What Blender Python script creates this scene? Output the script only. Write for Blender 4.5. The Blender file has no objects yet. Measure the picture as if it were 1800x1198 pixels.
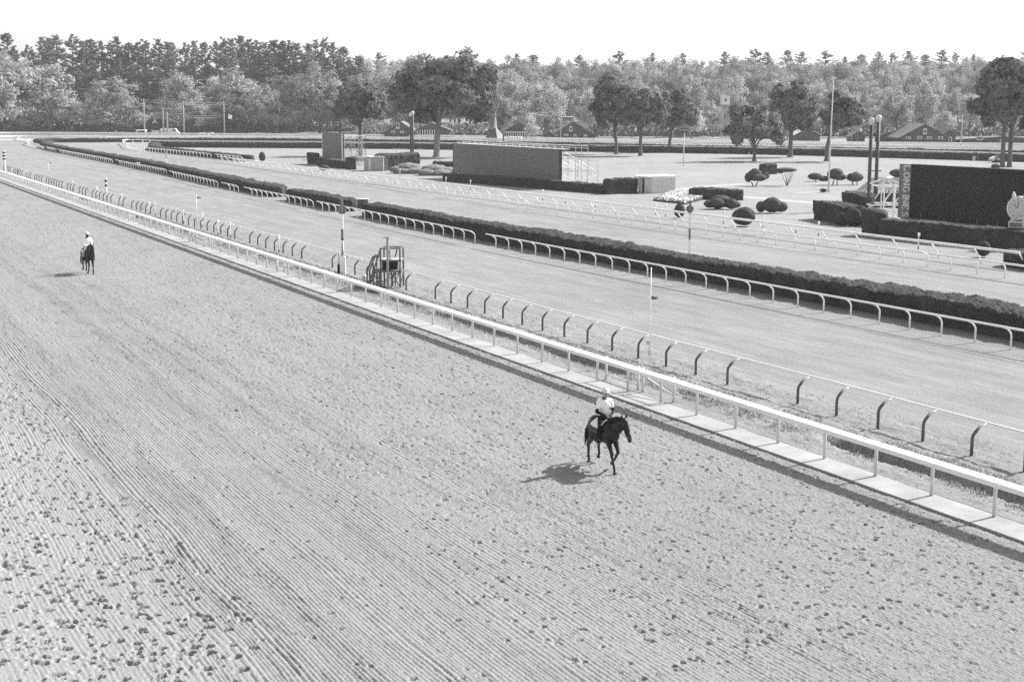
import bpy, bmesh, math, random
import numpy as np
from mathutils import Vector, Matrix

# ------------------------------------------------------------------ camera, sky, sun, exposure
SC = bpy.context.scene
COL = SC.collection
CAM_H = 10.8
FPX, CU, CV = 2500.0, 900.0, 599.0            # 50 mm lens on a 1800 x 1198 sheet
PITCH = math.atan(412.0 / FPX)
YAW = math.radians(-26.495)                   # the track runs along +Y, the infield lies towards +X
cam_d = bpy.data.cameras.new('camera'); cam_d.lens = 50; cam_d.sensor_width = 36
cam_d.clip_start = 0.5; cam_d.clip_end = 8000
cam = bpy.data.objects.new('camera', cam_d); COL.objects.link(cam)
cam.location = (0, 0, CAM_H); cam.rotation_euler = (math.pi / 2 - PITCH, 0, YAW)
SC.camera = cam
SUN_EL, SUN_AZ = math.radians(39), math.radians(83)   # azimuth from +Y towards +X
world = bpy.data.worlds.new('World'); SC.world = world; world.use_nodes = True
nt = world.node_tree; bg = nt.nodes['Background']
sky = nt.nodes.new('ShaderNodeTexSky'); sky.sky_type = 'NISHITA'; sky.sun_disc = False
sky.sun_elevation = SUN_EL; sky.sun_rotation = SUN_AZ; sky.dust_density = 2.0; sky.air_density = 1.0
bw = nt.nodes.new('ShaderNodeRGBToBW')        # the photograph is black and white
nt.links.new(sky.outputs[0], bw.inputs[0]); nt.links.new(bw.outputs[0], bg.inputs[0])
bg.inputs[1].default_value = 0.15
sun_d = bpy.data.lights.new('sun', 'SUN'); sun_d.energy = 4.4; sun_d.angle = math.radians(0.5)
sun = bpy.data.objects.new('sun', sun_d); COL.objects.link(sun)
sdir = Vector((math.sin(SUN_AZ) * math.cos(SUN_EL), math.cos(SUN_AZ) * math.cos(SUN_EL), math.sin(SUN_EL)))
sun.rotation_euler = sdir.to_track_quat('Z', 'Y').to_euler(); sun.location = (300, 60, 300)
vs = SC.view_settings; vs.view_transform = 'Standard'; vs.look = 'None'; vs.gamma = 1; vs.use_curve_mapping = False
vs.exposure = 0.85
cy = SC.cycles; cy.max_bounces = 6; cy.diffuse_bounces = 3; cy.transmission_bounces = 4; cy.volume_bounces = 0
cy.use_denoising = False

# ------------------------------------------------------------------ survey helpers: sheet coordinates -> places
_fx, _fy = math.sin(-YAW), math.cos(-YAW)     # forward on the ground
_rx, _ry = math.cos(YAW), math.sin(YAW)       # right on the ground
def ray(u, v):
    x = (u - CU) / FPX; y = (v - CV) / FPX
    fw = math.cos(PITCH) - y * math.sin(PITCH); dn = math.sin(PITCH) + y * math.cos(PITCH)
    return x * _rx + fw * _fx, x * _ry + fw * _fy, -dn
def G(u, v, z=0.0):
    a, b, c = ray(u, v); t = (CAM_H - z) / -c
    return (a * t, b * t)
def PD(u, D, z=0.0):                          # the place in direction u at forward distance D
    v = CV + FPX * math.tan(math.atan(CAM_H / D) - PITCH)
    return G(u, v)
def fwd(p): return p[0] * _fx + p[1] * _fy
def zat(p, u, v):                             # height seen at sheet height v above the place p
    D = fwd(p); a, b, c = ray(u, v); t = D / (a * _fx + b * _fy)
    return CAM_H + c * t
RIGHT = Vector((_rx, _ry, 0)); FWD = Vector((_fx, _fy, 0))
R = random.Random(7)

# ------------------------------------------------------------------ scene bookkeeping
def link(o, parent=None):
    COL.objects.link(o)
    if parent: o.parent = parent
    return o
def tag(o, label=None, cat=None, group=None, kind=None):
    if label: o['label'] = label
    if cat: o['category'] = cat
    if group: o['group'] = group
    if kind: o['kind'] = kind
    return o
def thing(name, label, cat, loc=(0, 0, 0), rz=0.0, group=None):
    o = bpy.data.objects.new(name, None); o.empty_display_size = 0.3; link(o)
    o.location = (loc[0], loc[1], loc[2] if len(loc) > 2 else 0.0); o.rotation_euler = (0, 0, rz)
    return tag(o, label, cat, group)
def dup(root, loc=None, rz=None, label=None):
    r = root.copy(); COL.objects.link(r)
    if loc: r.location = (loc[0], loc[1], loc[2] if len(loc) > 2 else 0.0)
    if rz is not None: r.rotation_euler = (0, 0, rz)
    if label: r['label'] = label
    for ch in list(root.children):
        c = ch.copy(); COL.objects.link(c); c.parent = r
        for g in list(ch.children):
            d = g.copy(); COL.objects.link(d); d.parent = c
    return r
def obj(name, me, parent=None, loc=None, rz=None):
    o = bpy.data.objects.new(name, me); link(o, parent)
    if loc: o.location = loc
    if rz is not None: o.rotation_euler = (0, 0, rz)
    return o

# ------------------------------------------------------------------ materials
def _nodes(name):
    m = bpy.data.materials.new(name); m.use_nodes = True
    t = m.node_tree; b = t.nodes['Principled BSDF']
    return m, t, b
def grey(t, sock, v): sock.default_value = (v, v, v, 1)
def mth(t, op, a, b=None, clamp=False):
    n = t.nodes.new('ShaderNodeMath'); n.operation = op; n.use_clamp = clamp
    for i, x in enumerate((a, b)):
        if x is None: continue
        if isinstance(x, (int, float)): n.inputs[i].default_value = x
        else: t.links.new(x, n.inputs[i])
    return n.outputs[0]
def noise(t, vec, scale, detail=3.0, rough=0.6):
    n = t.nodes.new('ShaderNodeTexNoise'); n.inputs['Scale'].default_value = scale
    n.inputs['Detail'].default_value = detail; n.inputs['Roughness'].default_value = rough
    t.links.new(vec, n.inputs['Vector']); return n.outputs['Fac']
def tofac(t, x, lo, hi):
    n = t.nodes.new('ShaderNodeMapRange'); t.links.new(x, n.inputs[0])
    n.inputs[1].default_value = lo; n.inputs[2].default_value = hi
    return n.outputs[0]
def togrey(t, x, sock):
    c = t.nodes.new('ShaderNodeCombineColor')
    for i in range(3): t.links.new(x, c.inputs[i])
    t.links.new(c.outputs[0], sock)
def mat(name, v, rough=0.7, var=0.12, scale=3.0, bump=0.0, bscale=40.0, spec=0.3, metal=0.0, coord='Object', rnd=0.0):
    m, t, b = _nodes(name)
    tc = t.nodes.new('ShaderNodeTexCoord').outputs[coord]
    f = noise(t, tc, scale, 4.0, 0.65)
    f = mth(t, 'ADD', mth(t, 'MULTIPLY', mth(t, 'SUBTRACT', f, 0.5), 2 * var * 2 * v), v)
    if rnd:
        oi = t.nodes.new('ShaderNodeObjectInfo')
        f = mth(t, 'MULTIPLY', f, mth(t, 'ADD', mth(t, 'MULTIPLY', oi.outputs['Random'], 2 * rnd), 1 - rnd))
    f = mth(t, 'MAXIMUM', f, 0.004)
    togrey(t, f, b.inputs['Base Color'])
    b.inputs['Roughness'].default_value = rough; b.inputs['Specular IOR Level'].default_value = spec
    b.inputs['Metallic'].default_value = metal
    if bump:
        n = noise(t, tc, bscale, 3.0, 0.7)
        bp = t.nodes.new('ShaderNodeBump'); bp.inputs['Strength'].default_value = bump; bp.inputs['Distance'].default_value = 0.05
        t.links.new(n, bp.inputs['Height']); t.links.new(bp.outputs[0], b.inputs['Normal'])
    return m
def leafmat(name, v, rnd=0.25, trans=0.3, vscale=0.35, var=0.3):
    m, t, b = _nodes(name); t.nodes.remove(b); out = t.nodes['Material Output']
    tc = t.nodes.new('ShaderNodeTexCoord').outputs['Object']
    f = noise(t, tc, vscale, 2.0, 0.6)
    f = mth(t, 'ADD', mth(t, 'MULTIPLY', mth(t, 'SUBTRACT', f, 0.5), 4 * var * v), v)
    oi = t.nodes.new('ShaderNodeObjectInfo')
    f = mth(t, 'MULTIPLY', f, mth(t, 'ADD', mth(t, 'MULTIPLY', oi.outputs['Random'], 2 * rnd), 1 - rnd))
    f = mth(t, 'MAXIMUM', f, 0.008)
    d = t.nodes.new('ShaderNodeBsdfDiffuse'); tr = t.nodes.new('ShaderNodeBsdfTranslucent'); mx = t.nodes.new('ShaderNodeMixShader')
    togrey(t, f, d.inputs[0]); togrey(t, f, tr.inputs[0]); mx.inputs[0].default_value = trans
    t.links.new(d.outputs[0], mx.inputs[1]); t.links.new(tr.outputs[0], mx.inputs[2]); t.links.new(mx.outputs[0], out.inputs[0])
    return m

M_WHITE = mat('white_paint', 0.86, 0.45, 0.04, 2.0)
M_OFFW = mat('weathered_white_paint', 0.62, 0.6, 0.10, 1.2)
M_PIPE = mat('white_pipe', 0.88, 0.4, 0.05, 1.0)
M_DPOST = mat('dark_post_paint', 0.115, 0.6, 0.15, 5.0)
M_CONC = mat('concrete', 0.315, 0.9, 0.26, 0.7, 0.4, 14)
M_HEDGE = mat('clipped_hedge', 0.060, 0.9, 0.38, 1.1, 0.6, 9.0, spec=0.1)
M_TOPI = mat('clipped_shrub', 0.075, 0.9, 0.3, 1.4, 0.8, 10.0, spec=0.1)
M_BARK = mat('bark', 0.14, 0.95, 0.3, 2.0, 0.8, 7, spec=0.1)
M_PBARK = mat('pale_bark', 0.26, 0.95, 0.25, 1.5, 0.6, 6, spec=0.1)
M_STEEL = mat('galvanised_steel', 0.55, 0.4, 0.1, 2.0, metal=0.2)
M_DSTEEL = mat('dark_steel', 0.05, 0.5, 0.1, 2.0)
M_LAMPP = mat('dark_lamp_pole', 0.085, 0.6, 0.2, 2.0)
M_POLE = mat('weathered_pole', 0.34, 0.85, 0.2, 1.5)
M_WOOD = mat('grey_painted_wood', 0.16, 0.8, 0.25, 3.0, 0.3, 20)
M_GLASSB = mat('white_globe', 0.62, 0.25, 0.03, 2.0)
M_BLACK = mat('black_paint', 0.02, 0.6, 0.1, 3.0)
M_GREYP = mat('grey_paint', 0.20, 0.6, 0.1, 3.0)
M_LPANEL = mat('pale_panel', 0.55, 0.6, 0.08, 0.6)
M_RUBBER = mat('black_rubber', 0.02, 0.8)
M_GLASS = mat('dark_glass', 0.03, 0.1, 0.05, spec=0.6)

# ------------------------------------------------------------------ mesh builder
class MB:
    def __init__(s): s.v = []; s.f = []; s.mi = []; s.cur = 0
    def add(s, vs, fs):
        o = len(s.v); s.v += [tuple(p) for p in vs]
        for f in fs: s.f.append(tuple(i + o for i in f)); s.mi.append(s.cur)
    def box(s, c, d, rz=0.0, M=None):
        x, y, z = d[0] / 2, d[1] / 2, d[2] / 2
        P = [(-x, -y, -z), (x, -y, -z), (x, y, -z), (-x, y, -z), (-x, -y, z), (x, -y, z), (x, y, z), (-x, y, z)]
        cr, sr = math.cos(rz), math.sin(rz)
        Q = []
        for p in P:
            if M is not None: q = M @ Vector(p)
            else: q = (p[0] * cr - p[1] * sr, p[0] * sr + p[1] * cr, p[2])
            Q.append((q[0] + c[0], q[1] + c[1], q[2] + c[2]))
        s.add(Q, [(3, 2, 1, 0), (4, 5, 6, 7), (0, 1, 5, 4), (1, 2, 6, 5), (2, 3, 7, 6), (3, 0, 4, 7)])
    def beam(s, a, b, w, h=None):             # a rectangular bar from a to b
        a = Vector(a); b = Vector(b); d = b - a; L = d.length
        if L < 1e-6: return
        q = d.to_track_quat('Z', 'Y').to_matrix(); s.box((a + b) / 2, (w, h or w, L), M=q)
    def tube(s, pts, r, n=6, cap=True):
        pts = [Vector(p) for p in pts]; k = len(pts)
        rs = r if isinstance(r, (list, tuple)) else [r] * k
        vs = []; fs = []; up = Vector((0, 0, 1)); prev = None
        for i, p in enumerate(pts):
            d = (pts[min(i + 1, k - 1)] - pts[max(i - 1, 0)])
            d = d.normalized() if d.length > 1e-9 else Vector((0, 0, 1))
            if prev is None:
                a = Vector((1, 0, 0)) if abs(d.z) > 0.9 else up
                x = d.cross(a).normalized()
            else:
                x = (prev - d * prev.dot(d)); x = x.normalized() if x.length > 1e-6 else d.orthogonal().normalized()
            prev = x; y = d.cross(x)
            for j in range(n):
                t = 2 * math.pi * j / n; vs.append(p + (x * math.cos(t) + y * math.sin(t)) * rs[i])
        for i in range(k - 1):
            for j in range(n):
                a = i * n + j; b = i * n + (j + 1) % n; fs.append((a, b, b + n, a + n))
        if cap: fs.append(tuple(range(n))[::-1]); fs.append(tuple((k - 1) * n + j for j in range(n)))
        s.add(vs, fs)
    def ball(s, c, r, n=12, m=8, zlo=-1.0):
        rr = r if isinstance(r, (list, tuple)) else (r, r, r); vs = []; fs = []
        for i in range(m + 1):
            ph = -math.pi / 2 + math.pi * i / m; sz = max(math.sin(ph), zlo)
            for j in range(n):
                t = 2 * math.pi * j / n
                vs.append((c[0] + rr[0] * math.cos(ph) * math.cos(t), c[1] + rr[1] * math.cos(ph) * math.sin(t), c[2] + rr[2] * sz))
        for i in range(m):
            for j in range(n):
                a = i * n + j; b = i * n + (j + 1) % n; fs.append((a, b, b + n, a + n))
        s.add(vs, fs)
    def prism(s, poly, y0, y1, ax='y'):       # polygon in (x, z) swept along y (or (y, z) along x)
        n = len(poly)
        mk = (lambda p, t: (p[0], t, p[1])) if ax == 'y' else (lambda p, t: (t, p[0], p[1])) if ax == 'x' else (lambda p, t: (p[0], p[1], t))
        vs = [mk(p, y0) for p in poly] + [mk(p, y1) for p in poly]
        fs = [tuple(range(n)), tuple(range(2 * n - 1, n - 1, -1))] + [(i + n, (i + 1) % n + n, (i + 1) % n, i) for i in range(n)]
        s.add(vs, fs)
    def mesh(s, name, mats, smooth=False):
        me = bpy.data.meshes.new(name); me.from_pydata(s.v, [], s.f)
        for m in (mats if isinstance(mats, (list, tuple)) else [mats]): me.materials.append(m)
        if max(s.mi or [0]): me.polygons.foreach_set('material_index', s.mi)
        b = bmesh.new(); b.from_mesh(me); bmesh.ops.recalc_face_normals(b, faces=b.faces); b.to_mesh(me); b.free()
        if smooth: me.polygons.foreach_set('use_smooth', [True] * len(me.polygons))
        me.update(); return me
    def build(s, name, mats, parent=None, smooth=False, loc=None, rz=None):
        return obj(name, s.mesh(name, mats, smooth), parent, loc, rz)
def npmesh(name, V, F, m, smooth=False):
    me = bpy.data.meshes.new(name); V = np.asarray(V, np.float32); F = np.asarray(F, np.int32); k = F.shape[1]
    me.vertices.add(len(V)); me.vertices.foreach_set('co', V.ravel())
    me.loops.add(F.size); me.loops.foreach_set('vertex_index', F.ravel())
    me.polygons.add(len(F)); me.polygons.foreach_set('loop_start', np.arange(len(F), dtype=np.int32) * k)
    me.polygons.foreach_set('loop_total', np.full(len(F), k, np.int32))
    if smooth: me.polygons.foreach_set('use_smooth', np.ones(len(F), bool))
    me.materials.append(m); me.update(calc_edges=True); return me
def gridfaces(nr, nc, wrap=False):
    i = np.arange(nr - 1)[:, None]; j = np.arange(nc if wrap else nc - 1)[None, :]
    a = i * nc + j; b = i * nc + (j + 1) % nc
    return np.stack([a, b, b + nc, a + nc], -1).reshape(-1, 4)
_T = {}
def vn(x, y, seed=0):                          # smooth value noise, -1..1
    if seed not in _T: _T[seed] = np.random.RandomState(seed + 11).rand(256, 256) * 2 - 1
    T = _T[seed]; x = np.asarray(x, float); y = np.asarray(y, float)
    x, y = np.broadcast_arrays(x, y)
    xi = np.floor(x).astype(int); yi = np.floor(y).astype(int); fx = x - xi; fy = y - yi
    fx = fx * fx * (3 - 2 * fx); fy = fy * fy * (3 - 2 * fy)
    a = T[xi & 255, yi & 255]; b = T[(xi + 1) & 255, yi & 255]; c = T[xi & 255, (yi + 1) & 255]; d = T[(xi + 1) & 255, (yi + 1) & 255]
    return (a * (1 - fx) + b * fx) * (1 - fy) + (c * (1 - fx) + d * fx) * fy
def smst(x, a, b):
    t = np.clip((np.asarray(x, float) - a) / (b - a), 0, 1); return t * t * (3 - 2 * t)

# ------------------------------------------------------------------ the ground sheet (turf, ditch, hill)
def ditch_depth(y):
    y = np.asarray(y, float)
    d = smst(y, 10, 14) * (1 - smst(y, 36.2, 37.8)) + 0.5 * smst(y, 43, 44) * (1 - smst(y, 46, 46.6))
    d = d + smst(y, 48.5, 50) * (1 - smst(y, 68.5, 70.5)) + 0.6 * smst(y, 70.5, 71.5) * (1 - smst(y, 76, 77)) + 0.95 * smst(y, 77, 78.2) * (1 - smst(y, 82.6, 83.0))
    for a, b, k in ((88, 95, .45), (98.5, 102.5, .9), (109, 113, .4), (115, 118, .6), (123, 128, .7), (141, 146, .8), (158, 161, .5), (170, 178, .5), (186, 190, .5)):
        d = d + k * smst(y, a, a + .8) * (1 - smst(y, b - .8, b))
    return np.clip(d, 0, 1)
def ground_z(X, Y):
    z = np.zeros(np.broadcast(X, Y).shape)
    D = X * _fx + Y * _fy
    lat = X * _rx + Y * _ry
    u = lat / np.maximum(D, 1) * FPX + CU
    hill = smst(D, 500, 800) * (10 + 8 * smst(u, 500, 1200)); z = z + np.where(D > 0, hill, 0)
    z = np.where((X < 26.98) & (Y < 330) & (X > -31), -0.45, z)
    z = np.where((X > 26.98) & (X < 28.04) & (Y < 332), -0.12, z)
    w = ditch_depth(Y + 0.5 * vn(X * 0.8, Y * 0.5, 3)) * (X > 28.5) * (X < 32)
    near = 29.25 + 0.22 * vn(Y * 0.21, 0.5, 4); far = 30.85 + 0.15 * vn(Y * 0.3, 1.5, 5); bot = 30.2 + 0.1 * vn(Y * 0.25, 2.5, 6)
    prof = np.where(X < bot, np.clip((X - near) / (bot - near), 0, 1) ** 1.3, np.clip((far - X) / (far - bot), 0, 1) ** 0.9)
    z = z - 0.78 * prof * w
    rough = smst(X, 28.1, 28.6) * (1 - smst(X, 33.2, 34.5)) * (Y < 200)
    z = z + rough * (0.035 * vn(X * 2.2, Y * 1.3, 8) + 0.02 * vn(X * 7, Y * 5, 9))
    return z
gx = np.unique(np.concatenate([[-1200, -600, -300, -150, -80, -45, -31.2, -30.9, 0, 26.9, 26.99, 27.5, 28.02], np.arange(28.06, 34.6, 0.06),
     np.arange(36, 60, 3.0), np.arange(60, 300, 10), np.arange(300, 900, 15), [950, 1050, 1200, 1450, 1700]]))
gy = np.unique(np.concatenate([[-1200, -800, -300, -100, -30, 0, 8, 12], np.arange(14, 90, 0.10), np.arange(90, 200, 0.30), np.arange(200, 330, 4), [329.9, 330.1],
     np.arange(335, 900, 15), [950, 1050, 1200, 1450, 1700]]))
GX, GY = np.meshgrid(gx, gy)
GZ = ground_z(GX, GY)
rs = np.random.RandomState(5)
tuft = ((GX > 28.2) & (GX < 34.4) & (GY > 14) & (GY < 200))
GZ = GZ + tuft * (rs.rand(*GX.shape) - 0.5) * (0.020 + 0.07 * ((GX > 29.2) & (GX < 30.9)))
m_grass, t, b = _nodes('mown_grass')
pos = t.nodes.new('ShaderNodeNewGeometry').outputs['Position']
mp = t.nodes.new('ShaderNodeMapping'); mp.inputs['Scale'].default_value = (1.0, 0.22, 1.0); t.links.new(pos, mp.inputs[0])
n1 = noise(t, pos, 0.05, 3); n2 = noise(t, mp.outputs[0], 0.9, 5, 0.7); n3 = noise(t, pos, 14, 3, 0.7)
sx = t.nodes.new('ShaderNodeSeparateXYZ'); t.links.new(pos, sx.inputs[0])
st = mth(t, 'SINE', mth(t, 'MULTIPLY', sx.outputs[0], 1.9))
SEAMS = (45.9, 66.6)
f = mth(t, 'ADD', 0.242, mth(t, 'MULTIPLY', mth(t, 'SUBTRACT', n1, 0.5), 0.10))
f = mth(t, 'ADD', f, mth(t, 'MULTIPLY', mth(t, 'SUBTRACT', n2, 0.5), 0.19))
f = mth(t, 'ADD', f, mth(t, 'MULTIPLY', mth(t, 'SUBTRACT', n3, 0.5), 0.26))
f = mth(t, 'ADD', f, mth(t, 'MULTIPLY', st, 0.006))
mq = t.nodes.new('ShaderNodeMapping'); mq.inputs['Scale'].default_value = (2.2, 0.05, 1.0); t.links.new(pos, mq.inputs[0])
f = mth(t, 'ADD', f, mth(t, 'MULTIPLY', mth(t, 'SUBTRACT', noise(t, mq.outputs[0], 1.0, 4, 0.7), 0.5), 0.16))
f = mth(t, 'ADD', f, mth(t, 'MULTIPLY', tofac(t, sx.outputs[0], 72.0, 84.0), 0.03))
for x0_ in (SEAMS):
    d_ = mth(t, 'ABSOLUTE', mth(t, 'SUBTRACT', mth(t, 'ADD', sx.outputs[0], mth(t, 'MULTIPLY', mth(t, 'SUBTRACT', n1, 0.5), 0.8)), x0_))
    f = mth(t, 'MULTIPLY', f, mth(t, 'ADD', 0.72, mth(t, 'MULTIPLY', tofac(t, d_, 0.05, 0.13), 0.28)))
togrey(t, f, b.inputs['Base Color']); b.inputs['Roughness'].default_value = 0.95; b.inputs['Specular IOR Level'].default_value = 0.1
bp = t.nodes.new('ShaderNodeBump'); bp.inputs['Strength'].default_value = 0.9; bp.inputs['Distance'].default_value = 0.06
t.links.new(noise(t, mp.outputs[0], 9, 5, 0.75), bp.inputs['Height']); t.links.new(bp.outputs[0], b.inputs['Normal'])
V = np.stack([GX, GY, GZ], -1).reshape(-1, 3)
tag(obj('ground', npmesh('ground', V, gridfaces(len(gy), len(gx)), m_grass, True)), kind='structure')

rs_ = np.random.RandomState(77); nb = 100000
by = 17 + 125 * rs_.rand(nb) ** 1.6; bx_ = np.where(rs_.rand(nb) < .84, rs_.uniform(29.0, 31.3, nb), rs_.uniform(28.0, 34.2, nb))
cl_ = vn(bx_ * 1.6, by * 1.1, 61) + 0.5 * vn(bx_ * 5, by * 4, 62); keep = cl_ > -0.15; bx_ = bx_[keep]; by = by[keep]; nb = len(by)
bz = ground_z(bx_, by); hgt = 0.025 + 0.065 * rs_.rand(nb) ** 2 * (1 + 0.8 * ((bx_ > 29.2) & (bx_ < 31)))
an = rs_.rand(nb) * 6.283; ln = rs_.normal(size=(nb, 2)) * 0.04; wd = 0.010 + 0.012 * rs_.rand(nb)
P0 = np.stack([bx_ - wd * np.cos(an), by - wd * np.sin(an), bz - 0.02], -1); P1_ = np.stack([bx_ + wd * np.cos(an), by + wd * np.sin(an), bz - 0.02], -1)
P2_ = np.stack([bx_ + ln[:, 0] + .3 * wd, by + ln[:, 1], bz + hgt], -1); P3_ = np.stack([bx_ + ln[:, 0] - .3 * wd, by + ln[:, 1], bz + hgt * .97], -1)
m_blade = mat('grass_blades', 0.40, 0.9, 0.3, 3.0, spec=0.1)
tag(obj('verge_grass', npmesh('verge_grass', np.stack([P0, P1_, P2_, P3_], 1).reshape(-1, 3), np.arange(4 * nb).reshape(-1, 4), m_blade)), kind='stuff')

# ------------------------------------------------------------------ the harrowed dirt track
dx = np.concatenate([np.arange(-30.9, 1.5, 0.45), np.arange(1.5, 26.97, 0.026)])
ys = [8.0]
while ys[-1] < 330: ys.append(ys[-1] + max(0.04, 0.55 * (ys[-1] + 4) ** 2 / 15400))
dy = np.array(ys)
DX, DY = np.meshgrid(dx, dy)
rs = np.random.RandomState(3)
S = DX + 0.22 * vn(DX * 0.16, DY * 0.06, 21) + 0.07 * vn(DX * 0.5, DY * 0.22, 22) + 0.02 * vn(DX * 1.5, DY * 0.7, 23)
line = vn(S / 0.05, DY * 0.5, 24) * 0.30 + (0.35 - 1.25 * smst(np.sin(2 * np.pi * (S / 0.108 + 0.9 * vn(S * 2.2, DY * 0.02, 36))), 0.15, 0.95))
mid = smst(DX, 5.5, 8) * (1 - smst(DX, 14, 19))
broken = np.clip(0.62 + 0.22 * mid + (0.5 - 0.2 * mid) * vn(S / 0.11, DY * 0.5, 25), 0.1, 1.0) * (0.78 + (0.45 - 0.2 * mid) * vn(S / 0.09, DY * 5.0, 35))
lanes = 0.62 + 0.50 * smst(vn(S * 1.3, DY * 0.010, 26) + 0.7 * vn(S * 3.4, DY * 0.016, 27), -0.3, 0.8)
zone = 0.52 + 0.78 * smst(DX, 4.5, 8.5) * (1 - 0.80 * smst(DX, 12.0, 17.5)) - 0.10 * (DX > 20)
fadefar = 1.0 / (1 + (DY / 170) ** 2)
DZ = 0.033 * line * broken * lanes * zone * fadefar
groove = smst(vn(S / 0.16, DY * 0.03, 28), 0.55, 0.9); DZ = DZ - 0.007 * groove * zone * broken * fadefar
DZ = DZ + 0.03 * vn(DX * 0.35, DY * 0.12, 29) * (1 - smst(DX, 23, 26))
clod = smst(vn(DX / 0.05, DY / 0.11, 30), 0.25, 0.9)
clod2 = smst(vn(DX / 0.075, DY / 0.16, 34), 0.55, 0.95)
DZ = DZ + (0.007 * clod + 0.026 * clod2 * (1 - 0.7 * mid) + 0.026 * (rs.rand(*DX.shape) - 0.5)) * (0.6 + 0.5 * smst(DX, 12, 18)) * (DX > 1.4)
def stamp(x, y, r, dep, ang):
    j0, j1 = np.searchsorted(dx, [x - 3.2 * r, x + 3.2 * r]); i0, i1 = np.searchsorted(dy, [y - 3.2 * r, y + 3.2 * r])
    if j1 - j0 < 3 or i1 - i0 < 2: return
    px = DX[i0:i1, j0:j1] - x; py = DY[i0:i1, j0:j1] - y
    c, s = math.cos(ang), math.sin(ang); a = (px * c + py * s) / (r * 1.6); q = (-px * s + py * c) / (r * 1.15)
    d = np.sqrt(a * a + q * q) + 0.25 * vn(px / 0.05 + x, py / 0.05 + y, 31)
    DZ[i0:i1, j0:j1] += -dep * (1 - smst(d, 0.55, 1.05)) + 0.12 * dep * np.exp(-((d - 1.25) / 0.35) ** 2) * (0.6 + 0.8 * (rs.rand(*d.shape)))
rr = random.Random(4)
for k in range(4600):
    z_ = rr.random(); y = 23 + 62 * rr.random() ** 1.25
    if z_ < 0.50:
        x = rr.uniform(1.6, 7.4) - 0.9 * rr.random() ** 2
        if rr.random() > 0.75: x += rr.random() * 1.5
        stamp(x, y, rr.uniform(0.042, 0.092) if rr.random() < .85 else rr.uniform(.09, .115), rr.uniform(0.06, 0.11), rr.uniform(-.7, .7))
    elif z_ < 0.555: stamp(rr.uniform(7, 14), y, rr.uniform(0.045, 0.075), rr.uniform(0.04, 0.07), rr.uniform(-.6, .6))
    else: stamp(rr.uniform(13, 26.6), 22 + 70 * rr.random() ** 1.3, rr.uniform(0.035, 0.075), rr.uniform(0.04, 0.08), rr.uniform(-.6, .6))
DZ = DZ - 0.055 + 0.07 * smst(DX, 26.75, 26.97) * 0 - 0.03 * np.exp(-((DX - 26.85) / 0.08) ** 2) * (0.6 + 0.4 * vn(DY * 3, 0.3, 33))
m_dirt, t, b = _nodes('harrowed_dirt')
pos = t.nodes.new('ShaderNodeNewGeometry').outputs['Position']
mp = t.nodes.new('ShaderNodeMapping'); mp.inputs['Scale'].default_value = (1.0, 0.08, 1.0); t.links.new(pos, mp.inputs[0])
n1 = noise(t, pos, 0.12, 3); n2 = noise(t, mp.outputs[0], 0.9, 4, 0.6); n3 = noise(t, pos, 62, 2, 0.75)
sx = t.nodes.new('ShaderNodeSeparateXYZ'); t.links.new(pos, sx.inputs[0])
f = mth(t, 'ADD', 0.258, mth(t, 'MULTIPLY', tofac(t, sx.outputs[0], 9.0, 4.0), 0.03))
f = mth(t, 'ADD', f, mth(t, 'MULTIPLY', mth(t, 'SUBTRACT', n1, 0.5), 0.07))
f = mth(t, 'ADD', f, mth(t, 'MULTIPLY', mth(t, 'SUBTRACT', n2, 0.5), 0.06))
f = mth(t, 'ADD', f, mth(t, 'MULTIPLY', mth(t, 'SUBTRACT', n3, 0.5), 0.26))
togrey(t, f, b.inputs['Base Color']); b.inputs['Roughness'].default_value = 0.95; b.inputs['Specular IOR Level'].default_value = 0.1
bp = t.nodes.new('ShaderNodeBump'); bp.inputs['Strength'].default_value = 0.6; bp.inputs['Distance'].default_value = 0.03
t.links.new(noise(t, pos, 26, 4, 0.75), bp.inputs['Height']); t.links.new(bp.outputs[0], b.inputs['Normal'])
tag(obj('dirt_track', npmesh('dirt_track', np.stack([DX, DY, DZ], -1).reshape(-1, 3), gridfaces(len(dy), len(dx)), m_dirt, False)), kind='structure')
del DX, DY, DZ, S, line, broken, lanes, zone, clod, groove, GX, GY, GZ, V

# ------------------------------------------------------------------ paths
def spline(pts, step):
    P = [Vector((p[0], p[1], 0)) for p in pts]
    P = [P[0] * 2 - P[1]] + P + [P[-1] * 2 - P[-2]]; out = []
    for i in range(1, len(P) - 2):
        n = max(2, int((P[i + 1] - P[i]).length / step))
        for k in range(n):
            t = k / n; a, b, c, d = P[i - 1], P[i], P[i + 1], P[i + 2]
            out.append(0.5 * ((2 * b) + (c - a) * t + (2 * a - 5 * b + 4 * c - d) * t * t + (-a + 3 * b - 3 * c + d) * t ** 3))
    out.append(P[-2]); return out
def resample(path, step):
    out = [(path[0], (path[1] - path[0]).normalized())]; acc = 0.0; nxt = step
    for a, b in zip(path, path[1:]):
        L = (b - a).length
        while acc + L >= nxt:
            out.append((a + (b - a) * ((nxt - acc) / L), (b - a).normalized())); nxt += step
        acc += L
    return out
def strip(name, path, w0, w1, z, m, kind='structure'):   # flat ribbon between offsets w0..w1 right of the path
    V = []; F = []
    for i, p in enumerate(path):
        d = (path[min(i + 1, len(path) - 1)] - path[max(i - 1, 0)]).normalized(); nrm = Vector((d.y, -d.x, 0))
        V += [p + nrm * w0 + Vector((0, 0, z)), p + nrm * w1 + Vector((0, 0, z))]
        if i: F.append((2 * i - 2, 2 * i - 1, 2 * i + 1, 2 * i))
    return tag(obj(name, npmesh(name, [tuple(v) for v in V], F, m)), kind=kind)

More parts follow.
